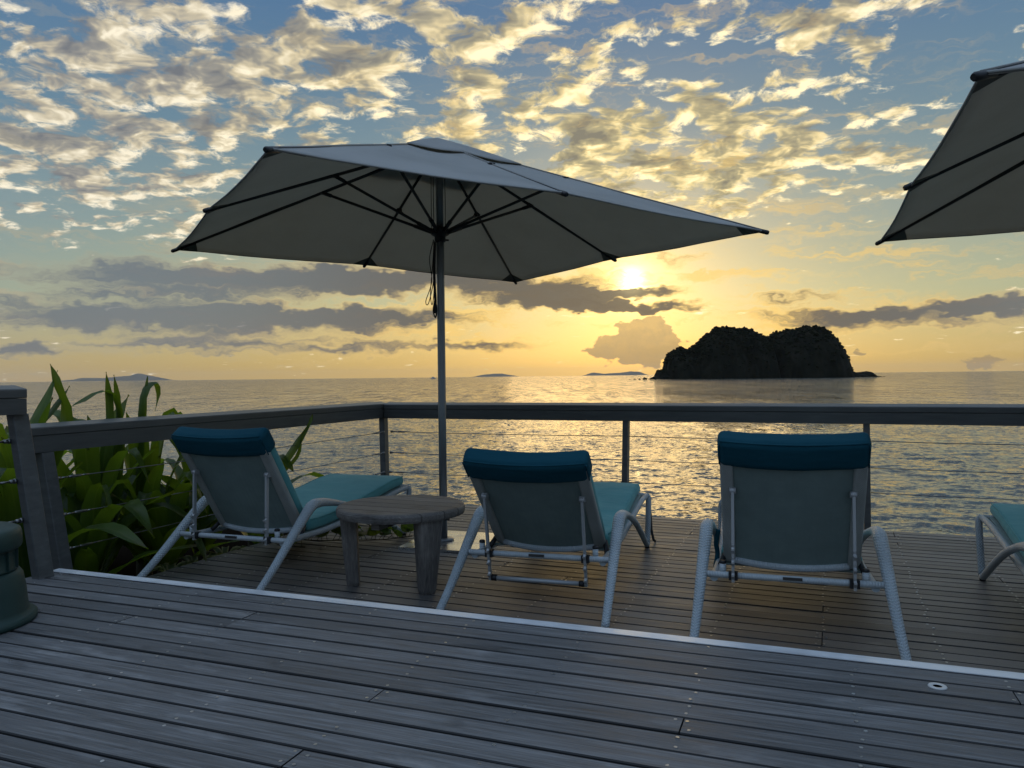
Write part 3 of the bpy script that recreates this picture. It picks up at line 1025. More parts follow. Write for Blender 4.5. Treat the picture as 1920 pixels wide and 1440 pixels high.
def build_parasol(loc, yaw, lip, label, tilt=(0.0, 0.0), dmid=0.026):
    root = empty('parasol', loc, yaw)
    tag(root, label, 'parasol', 'square canvas parasols on the deck')
    A = 1.575
    zh = lip + 0.064                     # runner hub
    zt = lip + 0.690                     # top hub
    c, s = math.cos(yaw), math.sin(yaw)

    def tz(x, y):                        # slight lean of the opened canopy
        X, Y = x * c - y * s, x * s + y * c
        return tilt[0] * X + tilt[1] * Y
    # base
    mb = MB(); mb.box((0.08, 0.02, 0.009), (0.60, 0.62, 0.018))
    pl = mb.build('base_plate', MATS['plate_steel'], root, rot=(0, 0, -yaw - R(18)))
    mb = MB(); mb.lathe([(0.075, 0.0185), (0.075, 0.028), (0.068, 0.034), (0.034, 0.034)], 28)
    mb.build('flange', MATS['pole_metal'], root)
    mb = MB(); mb.tube([(0, 0, 0.034), (0, 0, 1.0), (0, 0, 1.9), (0, 0, zh)], 0.0285, 20)
    mb.tube([(0, 0, zh), (0, 0, zt + 0.03)], 0.0265, 20)
    mb.build('pole', MATS['pole_metal'], root)
    mb = MB(); mb.lathe([(0.034, zh - 0.075), (0.04, zh - 0.07), (0.04, zh - 0.035), (0.066, zh - 0.02), (0.066, zh + 0.018), (0.04, zh + 0.03), (0.034, zh + 0.035)], 16, smooth=False)
    mb.box((0.05, 0.0, zh - 0.055), (0.035, 0.012, 0.012))
    mb.build('runner_hub', MATS['black_plastic'], root)
    mb = MB(); mb.lathe([(0.03, zt - 0.05), (0.05, zt - 0.035), (0.05, zt + 0.0), (0.03, zt + 0.02)], 16, smooth=False)
    mb.build('top_hub', MATS['black_plastic'], root)
    # tips, counter-clockwise
    tips = []
    for k, (x, y) in enumerate([(A, 0), (A, A), (0, A), (-A, A), (-A, 0), (-A, -A), (0, -A), (A, -A)]):
        z = lip + (dmid if k % 2 == 0 else 0.0) + tz(x, y)
        tips.append(Vector((x, y, z)))
    for k, t in enumerate(tips):
        h = Vector((t.x, t.y, 0)).normalized()
        a = Vector((h.x * 0.045, h.y * 0.045, zt - 0.012))
        e = t + h * 0.012 + Vector((0, 0, -0.004))
        drop = Vector((0, 0, -0.012))
        mb = MB()
        mb.tube([a + drop, a.lerp(e, 0.5) + drop, e + drop * 0.6], 0.0125, 8, flat=0.75)
        rb = mb.build('rib', MATS['black_metal'], root)
        mb = MB()
        q0 = t - h * 0.07 + Vector((0, 0, 0.0)) - (t - a).normalized() * 0.0
        dd = (e - a).normalized()
        mb.tube([e - dd * 0.085 + drop * 0.8, e - dd * 0.02 + drop * 0.6, e + dd * 0.012 + drop * 0.5, e + dd * 0.022 + drop * 0.5], [0.013, 0.015, 0.015, 0.010], 10)
        mb.build('rib_cap', MATS['black_plastic'], rb)
        f = 0.47 if k % 2 == 0 else 0.40
        j = a.lerp(e, f) + drop * 1.6
        st_ = Vector((h.x * 0.06, h.y * 0.06, zh))
        mb = MB()
        mb.tube([st_, st_.lerp(j, 0.5), j], 0.0105, 8)
        mb.tube([st_, st_.lerp(j, 0.16)], 0.0145, 8)
        mb.tube([j - (j - st_).normalized() * 0.07, j], 0.014, 8)
        su = mb.build('strut', MATS['black_metal'], root)
        mb = MB(); mb.box(j + Vector((0, 0, 0.008)), (0.04, 0.034, 0.036)); mb.build('joint', MATS['black_plastic'], su)
    # canopy
    apex = Vector((0, 0, zt + 0.012))
    hole = 0.145

    def canopy_pt(k, a, b_):
        """sector k: a along the edge 0..1, b from the hole 0 to the lip 1."""
        t0, t1 = tips[k], tips[(k + 1) % 8]
        e = t0.lerp(t1, a)
        w = math.sin(a * math.pi)
        e = e * (1 - 0.0055 * w) + Vector((0, 0, e.z * 0.0055 * w))
        r_ = hole + (1 - hole) * b_
        p = apex.lerp(e, r_)
        p.z -= 0.028 * w * math.sin(r_ * math.pi) + 0.012 * w * r_ ** 3
        p.z += 0.018 * math.sin(r_ * math.pi) * (1 - w) * 0.0
        p.z += 0.004 * mnoise.noise((p.x * 3, p.y * 3, loc[0]))
        return p
    mb = MB()
    for k in range(8):
        mb.grid(lambda a, b_: canopy_pt(k, a, b_), 8, 16)
    cn_ = mb.build('canopy', MATS['canvas'], root, weld=0.0005)
    sm = cn_.modifiers.new('thickness', 'SOLIDIFY'); sm.thickness = 0.004; sm.offset = 1
    # stitched hem along the lip and seams over the ribs
    mb = MB()
    for k in range(8):
        mb.tube([canopy_pt(k, i / 6, 0.997) + Vector((0, 0, -0.001)) for i in range(7)], 0.0055, 6, caps=False)
    mb.build('hem', MATS['canvas'], cn_)
    mb = MB()
    for k in range(8):
        mb.tube([canopy_pt(k, 0.0, i / 10) + Vector((0, 0, 0.004)) for i in range(11)], 0.0045, 6)
    mb.build('seam', MATS['canvas'], cn_)
    # pockets at the rib ends
    for k in range(8):
        mb = MB()
        s0 = 0.10 if k % 2 else 0.075
        pts = [canopy_pt(k, 0, 1.0), canopy_pt(k, s0, 0.995), canopy_pt(k, 0.0, 0.90), canopy_pt((k - 1) % 8, 1 - s0, 0.995)]
        pts = [p - Vector((0, 0, 0.006)) for p in pts]
        pts += [p - Vector((0, 0, 0.003)) for p in pts]
        mb.add(pts, [(0, 1, 2), (0, 2, 3), (6, 5, 4), (7, 6, 4), (0, 4, 5, 1), (1, 5, 6, 2), (2, 6, 7, 3), (3, 7, 4, 0)])
        mb.build('corner_pocket', MATS['canvas_patch'], cn_)
    # vent cap
    vt = [apex + (t - apex) * (0.275 if k % 2 else 0.255) for k, t in enumerate(tips)]
    top = apex + Vector((0, 0, 0.040))

    def vent_pt(k, a, b_):
        e = vt[k].lerp(vt[(k + 1) % 8], a)
        p = top.lerp(e + Vector((0, 0, 0.012 - 0.010 * math.sin(a * math.pi))), b_)
        p.z += 0.008 * math.sin(b_ * math.pi) - 0.01 * math.sin(a * math.pi) * math.sin(b_ * math.pi)
        return p
    mb = MB()
    for k in range(8): mb.grid(lambda a, b_: vent_pt(k, a, b_), 5, 7)
    vo = mb.build('vent_cap', MATS['canvas'], root, weld=0.0005)
    sm = vo.modifiers.new('thickness', 'SOLIDIFY'); sm.thickness = 0.004; sm.offset = 1
    # pulley ropes, seen on the camera's left side of the pole
    inv = Matrix.Rotation(-yaw, 3, 'Z')
    mb = MB()

    def w(x, y, z): return inv @ Vector((x, y, z))
    for dx_, dy_ in ((-0.042, -0.02), (-0.060, 0.0), (0.040, -0.015)):
        mb.tube([w(dx_, dy_, zt - 0.04), w(dx_ * 1.02, dy_, zh + 0.2), w(dx_, dy_, zh + 0.02)], 0.0028, 6)
    for q in ([(-0.045, -0.03, zh - 0.06), (-0.075, -0.03, zh - 0.2), (-0.060, -0.035, zh - 0.36), (-0.105, -0.03, zh - 0.50), (-0.085, -0.03, zh - 0.515), (-0.045, -0.03, zh - 0.33), (-0.040, -0.03, zh - 0.08)],
              [(-0.04, -0.035, zh - 0.07), (-0.052, -0.04, zh - 0.24), (-0.070, -0.04, zh - 0.44), (-0.060, -0.04, zh - 0.53), (-0.045, -0.04, zh - 0.42), (-0.042, -0.035, zh - 0.10)]):
        mb.tube(spline([w(*p) for p in q], 6), 0.0032, 6)
    mb.tube(spline([w(-0.036, -0.03, zh - 0.08), w(-0.042, -0.035, zh - 0.3), w(-0.036, -0.035, zh - 0.5), w(-0.040, -0.035, zh - 0.59)], 6), 0.0105, 8)
    mb.tube(spline([w(-0.042, -0.035, zh - 0.50), w(-0.052, -0.035, zh - 0.57), w(-0.038, -0.035, zh - 0.62), w(-0.026, -0.035, zh - 0.57), w(-0.034, -0.035, zh - 0.51)], 6), 0.0055, 6)
    mb.build('rope', MATS['rope'], root)
    return root


build_parasol((-0.508, 5.561, 0.0), 0.534, 2.185, 'open square canvas parasol, whole in view, standing behind the round wooden table', (-0.028, -0.009))
build_parasol((3.455, 3.25, 0.0), -0.36, 2.10, 'square canvas parasol cut off by the right edge, only its corner showing')

# ================================================================= sun loungers


def build_lounger(loc, yaw, alpha, label, strap=False, tie=False):
    root = empty('sun_lounger', (loc[0], loc[1], 0.0), yaw)
    tag(root, label, 'sun lounger', 'wicker sun loungers facing the sea')
    YB, ZB = 0.307, 0.275
    ca, sa = math.cos(alpha), math.sin(alpha)
    W_ = 0.318

    def bk(x, s_, n):                       # backrest space: x across, s up, n to the front
        bow = -(0.050 - 0.030 * min(1.0, max(0.0, s_ / 0.72))) * (1 - (x / W_) ** 2)
        nn = n + bow
        return Vector((x, YB - ca * s_ + sa * nn, ZB + sa * s_ + ca * nn))

    # side frames: rear leg, elbow, long curve down to the foot end
    for s in (-1, 1):
        mb = MB()
        path = spline([(s * 0.422, -0.325, 0.012), (s * 0.414, -0.15, 0.125), (s * 0.405, 0.08, 0.295), (s * 0.400, 0.215, 0.392), (s * 0.399, 0.265, 0.420), (s * 0.399, 0.32, 0.428), (s * 0.398, 0.42, 0.418), (s * 0.396, 0.62, 0.375), (s * 0.394, 0.90, 0.285), (s * 0.392, 1.20, 0.155), (s * 0.390, 1.44, 0.040), (s * 0.390, 1.50, 0.022)], 6)
        nP = len(path); rad = []
        for i, p in enumerate(path):
            y = p.y
            if y < 0.26: r = 0.0195 + (0.0330 - 0.0195) * min(1, max(0, (y + 0.325) / 0.585)) ** 1.3
            else: r = 0.0330 - (0.0330 - 0.0190) * min(1, (y - 0.26) / 0.30)
            rad.append(r)
        mb.tube(path, rad, 16)
        o = mb.build('side_frame', MATS['wicker'], root)
        mb = MB(); mb.tube([(s * 0.422, -0.328, 0.0), (s * 0.422, -0.325, 0.02)], 0.0212, 12)
        mb.tube([(s * 0.390, 1.492, 0.0), (s * 0.390, 1.492, 0.014)], 0.016, 12)
        mb.build('foot_cap', MATS['black_plastic'], o)
        # upright at the foot end
        mb = MB()
        mb.tube(spline([(s * 0.390, 1.508, 0.024), (s * 0.392, 1.555, 0.20), (s * 0.390, 1.590, 0.325), (s * 0.375, 1.588, 0.352)], 5), 0.0195, 12)
        mb.build('front_leg', MATS['wicker'], root)
        # seat rail
        mb = MB()
        mb.tube(spline([(s * 0.350, 0.03, 0.236), (s * 0.345, 0.25, 0.232), (s * 0.342, 0.50, 0.228), (s * 0.345, 0.80, 0.246), (s * 0.352, 1.15, 0.292), (s * 0.362, 1.42, 0.332), (s * 0.376, 1.585, 0.345)], 6), 0.0185, 12)
        mb.build('seat_rail', MATS['wicker'], root)
    mb = MB(); mb.tube([(-0.376, 1.586, 0.345), (0, 1.592, 0.345), (0.376, 1.586, 0.345)], 0.018, 12)
    mb.build('front_rail', MATS['wicker'], root)
    # seat sling
    zsr = [(0.25, 0.240), (0.5, 0.236), (0.8, 0.254), (1.15, 0.300), (1.42, 0.340), (1.62, 0.352)]

    def zseat(y): return interp(zsr, y)
    mb = MB()
    mb.rbox(lambda x, y, n: Vector((x, y, zseat(y) + n)), (-0.345, 0.30, -0.006), (0.345, 1.575, 0.006), 0.004, (4, 16, 1))
    mb.build('seat_sling', MATS['wicker_panel'], root)
    # rear crossbar with clamps, stubs and maker's plate
    YJ, ZJ = 0.028, 0.252
    mb = MB(); mb.tube([(-0.395, YJ, ZJ), (-0.2, YJ, ZJ), (0.2, YJ, ZJ), (0.395, YJ, ZJ)], 0.0155, 14)
    cbar = mb.build('crossbar', MATS['wicker_ring'], root)
    mb = MB(); mb.box((0.0, YJ - 0.0150, ZJ + 0.004), (0.085, 0.004, 0.014), Matrix.Rotation(R(-10), 3, 'X'))
    mb.build('plate', MATS['black_metal'], cbar)
    # struts
    SW = 0.262
    pv = bk(SW, 0.464, -0.030)
    for s in (-1, 1):
        top = Vector((s * SW, pv.y, pv.z)); bot = Vector((s * SW, YJ - 0.024, ZJ + 0.004))
        d = (bot - top).normalized(); Lc = (bot - top).length; Lt = 0.47 if strap else Lc + 0.03
        nb = d.cross(Vector((1, 0, 0)))
        if nb.y > 0: nb = -nb               # pointing backwards
        w2 = 0.0105
        out = [(-0.012, -w2), (Lt * 0.42, -w2), (Lt, -w2)]
        inn = [(Lt, w2)]
        for q in (0.90, 0.76, 0.62):
            a = Lt * q
            inn += [(a + 0.028, w2 + 0.001), (a + 0.012, w2 + 0.019), (a + 0.004, w2 + 0.019), (a + 0.008, w2 + 0.004), (a + 0.0, w2 - 0.004), (a - 0.012, w2)]
        inn += [(Lt * 0.42, w2), (-0.012, w2)]
        poly = out + inn
        mb = MB()
        mb.prism(poly, lambda p, t: top + d * p[0] + nb * p[1] + Vector((t, 0, 0)), -0.0065, 0.0065)
        mb.tube([top + Vector((-0.014, 0, 0)), top + Vector((0.014, 0, 0))], 0.014, 10)
        so_ = mb.build('strut', MATS['strut_metal'], root)
        mb = MB(); mb.box(top - nb * 0.012, (0.030, 0.026, 0.028)); mb.build('bracket', MATS['strut_metal'], so_)
        mb = MB(); mb.tube([(s * SW - 0.021, YJ, ZJ), (s * SW + 0.021, YJ, ZJ)], 0.0195, 12)
        mb.box((s * SW, YJ - 0.011, ZJ + 0.001), (0.040, 0.036, 0.038)); mb.build('clamp', MATS['black_plastic'], cbar)
        mb = MB(); mb.tube([(s * (SW + 0.048), YJ + 0.012, ZJ + 0.005), (s * (SW + 0.048), YJ + 0.012, ZJ + 0.052)], 0.0155, 12)
        stub = mb.build('stub', MATS['wicker_ring'], cbar)
        mb = MB(); mb.tube([(s * (SW + 0.048), YJ + 0.012, ZJ + 0.0525), (s * (SW + 0.048), YJ + 0.012, ZJ + 0.062), (s * (SW + 0.048), YJ + 0.012, ZJ + 0.066)], [0.0165, 0.0165, 0.011], 12)
        mb.build('stub_cap', MATS['black_plastic'], cbar)
        # hinge arm from the seat rail to the backrest
        mb = MB(); mb.tube([(s * 0.335, 0.235, 0.236), (s * 0.312, YB, ZB + 0.012)], 0.014, 8)
        mb.build('hinge', MATS['black_plastic'], root)
        end = top + d * (Lt - 0.012)
        if s < 0: e0 = end
        else: e1 = end
    if strap:
        mb = MB(); mb.tube([e0, e1], 0.0125, 10)
        bb = mb.build('strut_bar', MATS['strut_metal'], root)
        for e, s in ((e0, 1), (e1, -1)):
            mb = MB(); mb.tube([e + Vector((s * 0.008, 0, 0)), e + Vector((s * 0.036, 0, 0))], 0.0165, 10)
            mb.build('bar_end', MATS['black_plastic'], bb)
    # backrest: panel, side bands, lower and upper rails
    back = empty('backrest'); back.parent = root
    HB = 0.706
    mb = MB()
    mb.rbox(lambda x, s_, n: bk(x, s_, n), (-0.262, 0.012, -0.004), (0.262, HB - 0.03, 0.006), 0.004, (10, 8, 1))
    pn = mb.mesh('panel', MATS['wicker_panel'])
    # planar uv for the weave
    ul = pn.uv_layers['UVMap'].data
    for lp in pn.loops:
        co = pn.vertices[lp.vertex_index].co
        ul[lp.index].uv = ((co.z - ZB) / sa, co.x)
    link('panel', pn, back)
    for s in (-1, 1):
        mb = MB()
        x0 = s * 0.288
        mb.rbox(lambda x, s_, n: bk(x, s_, n), (x0 - 0.030, -0.012, -0.020), (x0 + 0.030, HB - 0.01, 0.014), 0.012, (2, 8, 1))
        me = mb.mesh('side_band', MATS['wicker_band'])
        ul = me.uv_layers['UVMap'].data
        for lp in me.loops:
            co = me.vertices[lp.vertex_index].co
            ul[lp.index].uv = ((co.z - ZB) / sa, co.x)
        link('side_band', me, back)
    for s_, r in ((0.006, 0.0185), (HB - 0.02, 0.015)):
        mb = MB(); mb.tube([bk(-0.262 + 0.0524 * i, s_, -0.008) for i in range(11)], r, 12)
        mb.build('cross_rail', MATS['wicker_ring'], back)
    # cushion: back part, pocket over the top, seat part
    cu = empty('cushion'); cu.parent = root
    mb = MB()
    mb.rbox(lambda x, s_, n: bk(x, s_, n + 0.006 * math.sin(max(0, min(1, s_ / 0.7)) * math.pi)), (-0.312, 0.0, 0.014), (0.312, HB + 0.018, 0.080), 0.030, (8, 12, 2))
    mb.build('back_pad', MATS['cushion'], cu, weld=0.0004)
    mb = MB()
    mb.rbox(lambda x, s_, n: bk(x, s_ + 0.005 * (abs(x) / 0.33) ** 2, n + 0.004 * mnoise.noise((x * 9, s_ * 9, loc[0]))), (-0.326, HB - 0.122, -0.026), (0.326, HB + 0.030, 0.084), 0.034, (10, 5, 3))
    po = mb.build('head_pocket', MATS['cushion_back'], cu, weld=0.0004)
    mb = MB()
    rim = [bk(-0.312 + 0.0624 * i, HB + 0.022 + 0.005 * (abs(-0.312 + 0.0624 * i) / 0.33) ** 2, -0.015) for i in range(11)]
    mb.tube(rim, 0.0042, 6)
    for s in (-1, 1):
        mb.tube([bk(s * 0.319, HB + 0.014 - 0.024 * i, -0.017) for i in range(6)], 0.0035, 6)
    mb.build('piping', MATS['cushion_back'], po)
    mb = MB()

    def seatf(x, y, n):
        puffy = 0.010 * math.sin(max(0, min(1, (y - 0.33) / 1.28)) * math.pi) * (1 - (x / 0.32) ** 2)
        wr = 0.004 * mnoise.noise((x * 4, y * 8, loc[0] * 3))
        return Vector((x, y, zseat(y) + 0.007 + n + (puffy + wr if n > 0.03 else 0)))
    mb.rbox(seatf, (-0.332, 0.325, 0.0), (0.332, 1.625, 0.074), 0.030, (8, 26, 2))
    so2 = mb.build('seat_pad', MATS['cushion'], cu, weld=0.0004)
    mb = MB()
    loop = [seatf(-0.322, 0.36 + 0.0625 * i, 0.069) for i in range(21)]
    mb.tube(loop, 0.0045, 6)
    mb.tube([Vector((-p.x, p.y, p.z)) for p in loop], 0.0045, 6)
    mb.build('piping', MATS['cushion'], so2)
    if strap:
        mb = MB()
        q = spline([(0.372, 1.60, 0.35), (0.385, 1.625, 0.30), (0.402, 1.62, 0.20), (0.408, 1.61, 0.10), (0.418, 1.64, 0.03), (0.43, 1.67, 0.004)], 6)
        mb.tube(q, [0.014] * (len(q) - 6) + [0.010] * 6, 8, flat=0.2)
        mb.build('strap', MATS['black_plastic'], cu)
    if tie:
        mb = MB()
        q = spline([(-0.345, 0.36, 0.40), (-0.358, 0.37, 0.33), (-0.352, 0.38, 0.27), (-0.362, 0.36, 0.20)], 6)
        mb.tube(q, 0.012, 8, flat=0.25)
        mb.build('strap', MATS['cushion_back'], cu)
    return root


build_lounger((-1.698, 4.578), -0.335, R(56.0), 'teal cushioned wicker lounger on the left, beside the plants and the round table')
build_lounger((0.114, 4.017), -0.299, R(44.2), 'teal cushioned wicker lounger just right of the round table, reclined furthest', strap=True)
build_lounger((1.272, 3.498), -0.314, R(58.7), 'teal cushioned wicker lounger seen squarely from behind, its upright back hiding the seat', tie=True)
build_lounger((2.494, 2.858), -0.379, R(55.0), 'wicker lounger at the right edge, only its foot end with teal cushion showing')

# ================================================================= round table


def build_table():
    root = empty('side_table', (-0.655, 4.478, 0.0), -PSI)
    tag(root, 'low round weathered wooden table on three tapered legs between two loungers', 'table')
    Rt, zt, th = 0.372, 0.462, 0.05
    n = 6
    wv = 2 * Rt / n
    for i in range(n):
        v0, v1 = -Rt + wv * i + 0.0045, -Rt + wv * (i + 1) - 0.0045
        mb = MB()
        m_ = 14
        rows = [(-0.004, th - 0.0), (0.0, th * 0.75), (0.0, th * 0.35), (-0.005, th * 0.14), (-0.015, th * 0.03), (-0.028, 0.0)]
        # outline strip of the circle between v0 and v1
        pts = []
        for (dr, dz) in rows:
            rr = Rt + dr
            ring = []
            for k in range(m_ + 1):
                v = v0 + (v1 - v0) * k / m_
                vv = max(-rr, min(rr, v))
                ring.append((math.sqrt(max(rr * rr - vv * vv, 0.0)), vv))
            ring += [(-x, v) for x, v in reversed(ring)]
            pts.append([Vector((x, v, zt - dz)) for x, v in ring])
        N_ = len(pts[0])
        vs = [p for r_ in pts for p in r_]
        fs = []
        for a in range(len(pts) - 1):
            for k in range(N_):
                k2 = (k + 1) % N_
                fs.append((a * N_ + k, a * N_ + k2, (a + 1) * N_ + k2, (a + 1) * N_ + k))
        fs.append(tuple(range(N_ - 1, -1, -1)))
        fs.append(tuple((len(pts) - 1) * N_ + k for k in range(N_)))
        mb.add(vs, fs)
        o = mb.build('plank', MATS['table_wood'], root)
    # frame under the top
    for a in (30, 150, 270):
        t = R(a)
        mb = MB(); mb.box((math.cos(t) * 0.13, math.sin(t) * 0.13, zt - th - 0.026), (0.30, 0.05, 0.05), Matrix.Rotation(t, 3, 'Z'))
        mb.build('brace', MATS['table_wood'], root)
    inv = Matrix.Rotation(PSI, 3, 'Z')
    for X, Y in ((-0.945, 4.445), (-0.478, 4.240), (-0.535, 4.748)):
        p = inv @ (Vector((X, Y, 0)) - Vector((-0.655, 4.478, 0)))
        a = math.atan2(p.y, p.x)
        o_ = p.normalized()
        side = Vector((-o_.y, o_.x, 0))
        mb = MB()
        rings = []
        for z, w, d, off in ((0.0, 0.074, 0.066, 0.0), (0.018, 0.084, 0.076, 0.0), (0.22, 0.122, 0.090, 0.012), (zt - th - 0.001, 0.150, 0.10, 0.022)):
            c_ = p + o_ * (off - 0.012)
            ring = []
            for q in range(12):
                t = 2 * math.pi * (q + 0.5) / 12
                cx, sx = math.cos(t), math.sin(t)
                k = 1 / max(abs(cx), abs(sx)) ** 0.72
                ring.append(c_ + side * (cx * k * w / 2) + o_ * (sx * k * d / 2) + Vector((0, 0, z)))
            rings.append(ring)
        vs = [q for r_ in rings for q in r_]
        fs = [(i * 12 + k, i * 12 + (k + 1) % 12, (i + 1) * 12 + (k + 1) % 12, (i + 1) * 12 + k) for i in range(3) for k in range(12)]
        fs += [tuple(range(11, -1, -1)), tuple(36 + k for k in range(12))]
        # lay the leg along x in object space so that the grain runs along it
        B_ = Matrix(((0, 0, 1), (0, 1, 0), (-1, 0, 0)))
        mb.add([B_ @ q for q in vs], fs)
        o = mb.build('leg', MATS['table_wood'], root)
        o.matrix_local = B_.inverted().to_4x4()


build_table()

# ================================================================= garden speaker
sp = empty('garden_speaker', (-2.25, 3.10, UP_Z))
tag(sp, 'dark green mushroom-shaped outdoor speaker standing at the left edge of the upper deck', 'speaker')
mb = MB()
mb.lathe([(0.266, 0.0), (0.273, 0.006), (0.273, 0.022), (0.262, 0.032), (0.246, 0.038), (0.242, 0.05), (0.234, 0.13), (0.224, 0.188), (0.214, 0.204), (0.196, 0.212), (0.15, 0.214)], 48)
mb.build('body', MATS['speaker_green'], sp)
mb = MB(); mb.lathe([(0.205, 0.2145), (0.200, 0.222), (0.198, 0.29), (0.203, 0.299)], 48)
gr_ = mb.build('grille', MATS['speaker_green'], sp)
for k in range(16):
    t = 2 * math.pi * k / 16
    mb = MB(); mb.box((0.203 * math.cos(t), 0.203 * math.sin(t), 0.256), (0.012, 0.008, 0.08), Matrix.Rotation(t, 3, 'Z'))
    mb.build('grille_rib', MATS['speaker_green'], gr_)
mb = MB()
mb.lathe([(0.210, 0.2995), (0.219, 0.304), (0.223, 0.315), (0.222, 0.362), (0.216, 0.378), (0.198, 0.387), (0.12, 0.395), (0.0, 0.398)], 48)
mb.build('cap', MATS['speaker_green'], sp)

# ================================================================= plants


def leaf_mesh(ctrl, width, fold=0.25, twist=0.0, side=None, nseg=14, mt='lily_leaf', shape=None):
    pts = spline(ctrl, max(2, nseg // (len(ctrl) - 1)))
    n = len(pts)
    mb = MB(); vs = []; L = n - 1
    for i, p in enumerate(pts):
        t = i / L
        tg = (pts[min(i + 1, L)] - pts[max(i - 1, 0)]).normalized()
        sd_ = Vector(side) if side else Vector((0, 0, 1)).cross(tg)
        if sd_.length < 1e-4: sd_ = Vector((1, 0, 0))
        sd_ = (sd_ - tg * sd_.dot(tg)).normalized()
        if twist: sd_ = Matrix.Rotation(twist * t, 3, tg) @ sd_
        nm = tg.cross(sd_)
        w = width * (shape(t) if shape else (0.50 + 0.50 * math.sin(min(1, t / 0.5) * math.pi / 2)) * min(1, (1 - t) ** 0.62 * 1.45)) * 0.5
        wav = 0.06 * width * math.sin(t * 17 + width * 90)
        vs += [p - sd_ * w + nm * (fold * w + wav), p - sd_ * w * 0.5 + nm * (fold * w * 0.4), p, p + sd_ * w * 0.5 + nm * (fold * w * 0.4), p + sd_ * w + nm * (fold * w - wav)]
    fs = []; us = []
    for i in range(n - 1):
        for k in range(4):
            fs.append((i * 5 + k, i * 5 + k + 1, (i + 1) * 5 + k + 1, (i + 1) * 5 + k))
            us.append([(i / L, k / 4), (i / L, (k + 1) / 4), ((i + 1) / L, (k + 1) / 4), ((i + 1) / L, k / 4)])
    mb.add(vs, fs, us, True)
    return mb.mesh('leaf', MATS[mt])


def lily(u, v, z, n, h, label, seed, spread=0.55, heroes=()):
    rg = random.Random(seed)
    base = uv2(u, v, z)
    root = empty('strap_leaf_plant', base)
    tag(root, label, 'plant', 'strap-leaved plants behind the side railing')
    mb = MB(); mb.tube([(0, 0, -0.12), (0, 0, 0.10), (0.01, 0, 0.24)], [0.06, 0.055, 0.03], 8)
    mb.build('stem', MATS['stem'], root)
    for i in range(n):
        a = i * 2.399963 + rg.uniform(-0.3, 0.3)
        t = (i + 0.5) / n
        out = spread * (0.30 + 0.85 * t) * rg.uniform(0.7, 1.25)
        hh = h * (1.05 - 0.62 * t * t) * rg.uniform(0.82, 1.08)
        d = Vector((math.cos(a), math.sin(a), 0))
        droop = rg.random() < 0.30 + 0.3 * t
        c = [Vector((0, 0, 0.05 + 0.1 * (1 - t))) + d * 0.03, d * (0.16 * out + 0.04) + Vector((0, 0, hh * 0.40)), d * (0.52 * out) + Vector((0, 0, hh * 0.78)), d * out + Vector((0, 0, hh))]
        if droop:
            c[3] = d * (out * 0.95) + Vector((0, 0, hh * 0.93))
            c.append(d * (out * 1.4) + Vector((0, 0, hh * rg.uniform(0.62, 0.8))))
        me = leaf_mesh(c, rg.uniform(0.12, 0.185), rg.uniform(0.15, 0.5), rg.uniform(-0.5, 0.5), side=(-d.y, d.x, 0))
        link('leaf', me, root)
    inv_b = -base
    for pts, w in heroes:                     # the leaves that stand out, in metres
        c = [Vector((0, 0, 0.08))] + [uv2(*p) + inv_b for p in pts]
        link('leaf', leaf_mesh(c, w, 0.3, rg.uniform(-0.2, 0.2), side=(0.92, -0.38, 0)), root)


lily(-4.55, 3.20, -0.22, 15, 1.28, 'strap-leaved plant nearest the step railing, its leaves crossing like a peak above the rail', 21,
     heroes=[([(-4.50, 3.26, 0.5), (-4.47, 3.40, 0.95), (-4.45, 3.34, 1.16), (-4.5, 3.33, 1.31)], 0.105),
             ([(-4.52, 3.15, 0.5), (-4.50, 3.17, 0.88), (-4.48, 3.26, 1.06), (-4.5, 3.38, 1.27)], 0.12),
             ([(-4.55, 3.15, 0.5), (-4.50, 3.18, 0.85), (-4.48, 3.30, 1.0), (-4.5, 3.46, 1.17)], 0.10)])
lily(-4.62, 3.72, -0.22, 15, 1.22, 'strap-leaved plant with two upright pointed leaves, second from the step railing', 22,
     heroes=[([(-4.55, 3.72, 0.5), (-4.52, 3.76, 0.95), (-4.5, 3.73, 1.26)], 0.105),
             ([(-4.55, 3.80, 0.5), (-4.52, 3.83, 0.95), (-4.5, 3.79, 1.24)], 0.10),
             ([(-4.55, 3.85, 0.5), (-4.5, 3.82, 1.0), (-4.5, 3.72, 1.13), (-4.5, 3.56, 1.07), (-4.5, 3.45, 1.03)], 0.075)])
lily(-4.62, 4.12, -0.22, 14, 1.16, 'strap-leaved plant whose long leaves arch over and hang, third from the step railing', 23,
     heroes=[([(-4.55, 4.10, 0.5), (-4.52, 4.02, 0.95), (-4.5, 4.05, 1.15), (-4.5, 4.14, 1.19), (-4.5, 4.17, 1.10), (-4.5, 4.13, 0.98)], 0.08),
             ([(-4.55, 4.02, 0.5), (-4.52, 4.04, 1.0), (-4.5, 4.07, 1.23)], 0.075)])
lily(-4.50, 4.55, -0.22, 15, 1.02, 'strap-leaved plant directly behind the back of the left lounger', 24)
lily(-4.42, 5.05, -0.25, 6, 0.80, 'strap-leaved plant just beyond the left lounger, one leaf reaching over the rail', 25,
     heroes=[([(-4.3, 5.1, 0.3), (-4.12, 5.18, 0.62), (-4.06, 5.3, 0.80), (-4.05, 5.36, 0.90)], 0.085),
             ([(-4.3, 5.1, 0.3), (-4.10, 5.2, 0.55), (-4.06, 5.22, 0.74)], 0.05)])
lily(-5.25, 3.55, -0.22, 13, 1.12, 'strap-leaved plant in the back row, left, half hidden by the front row', 26)
lily(-5.2, 4.25, -0.22, 13, 1.05, 'strap-leaved plant in the back row, middle, half hidden by the front row', 27)
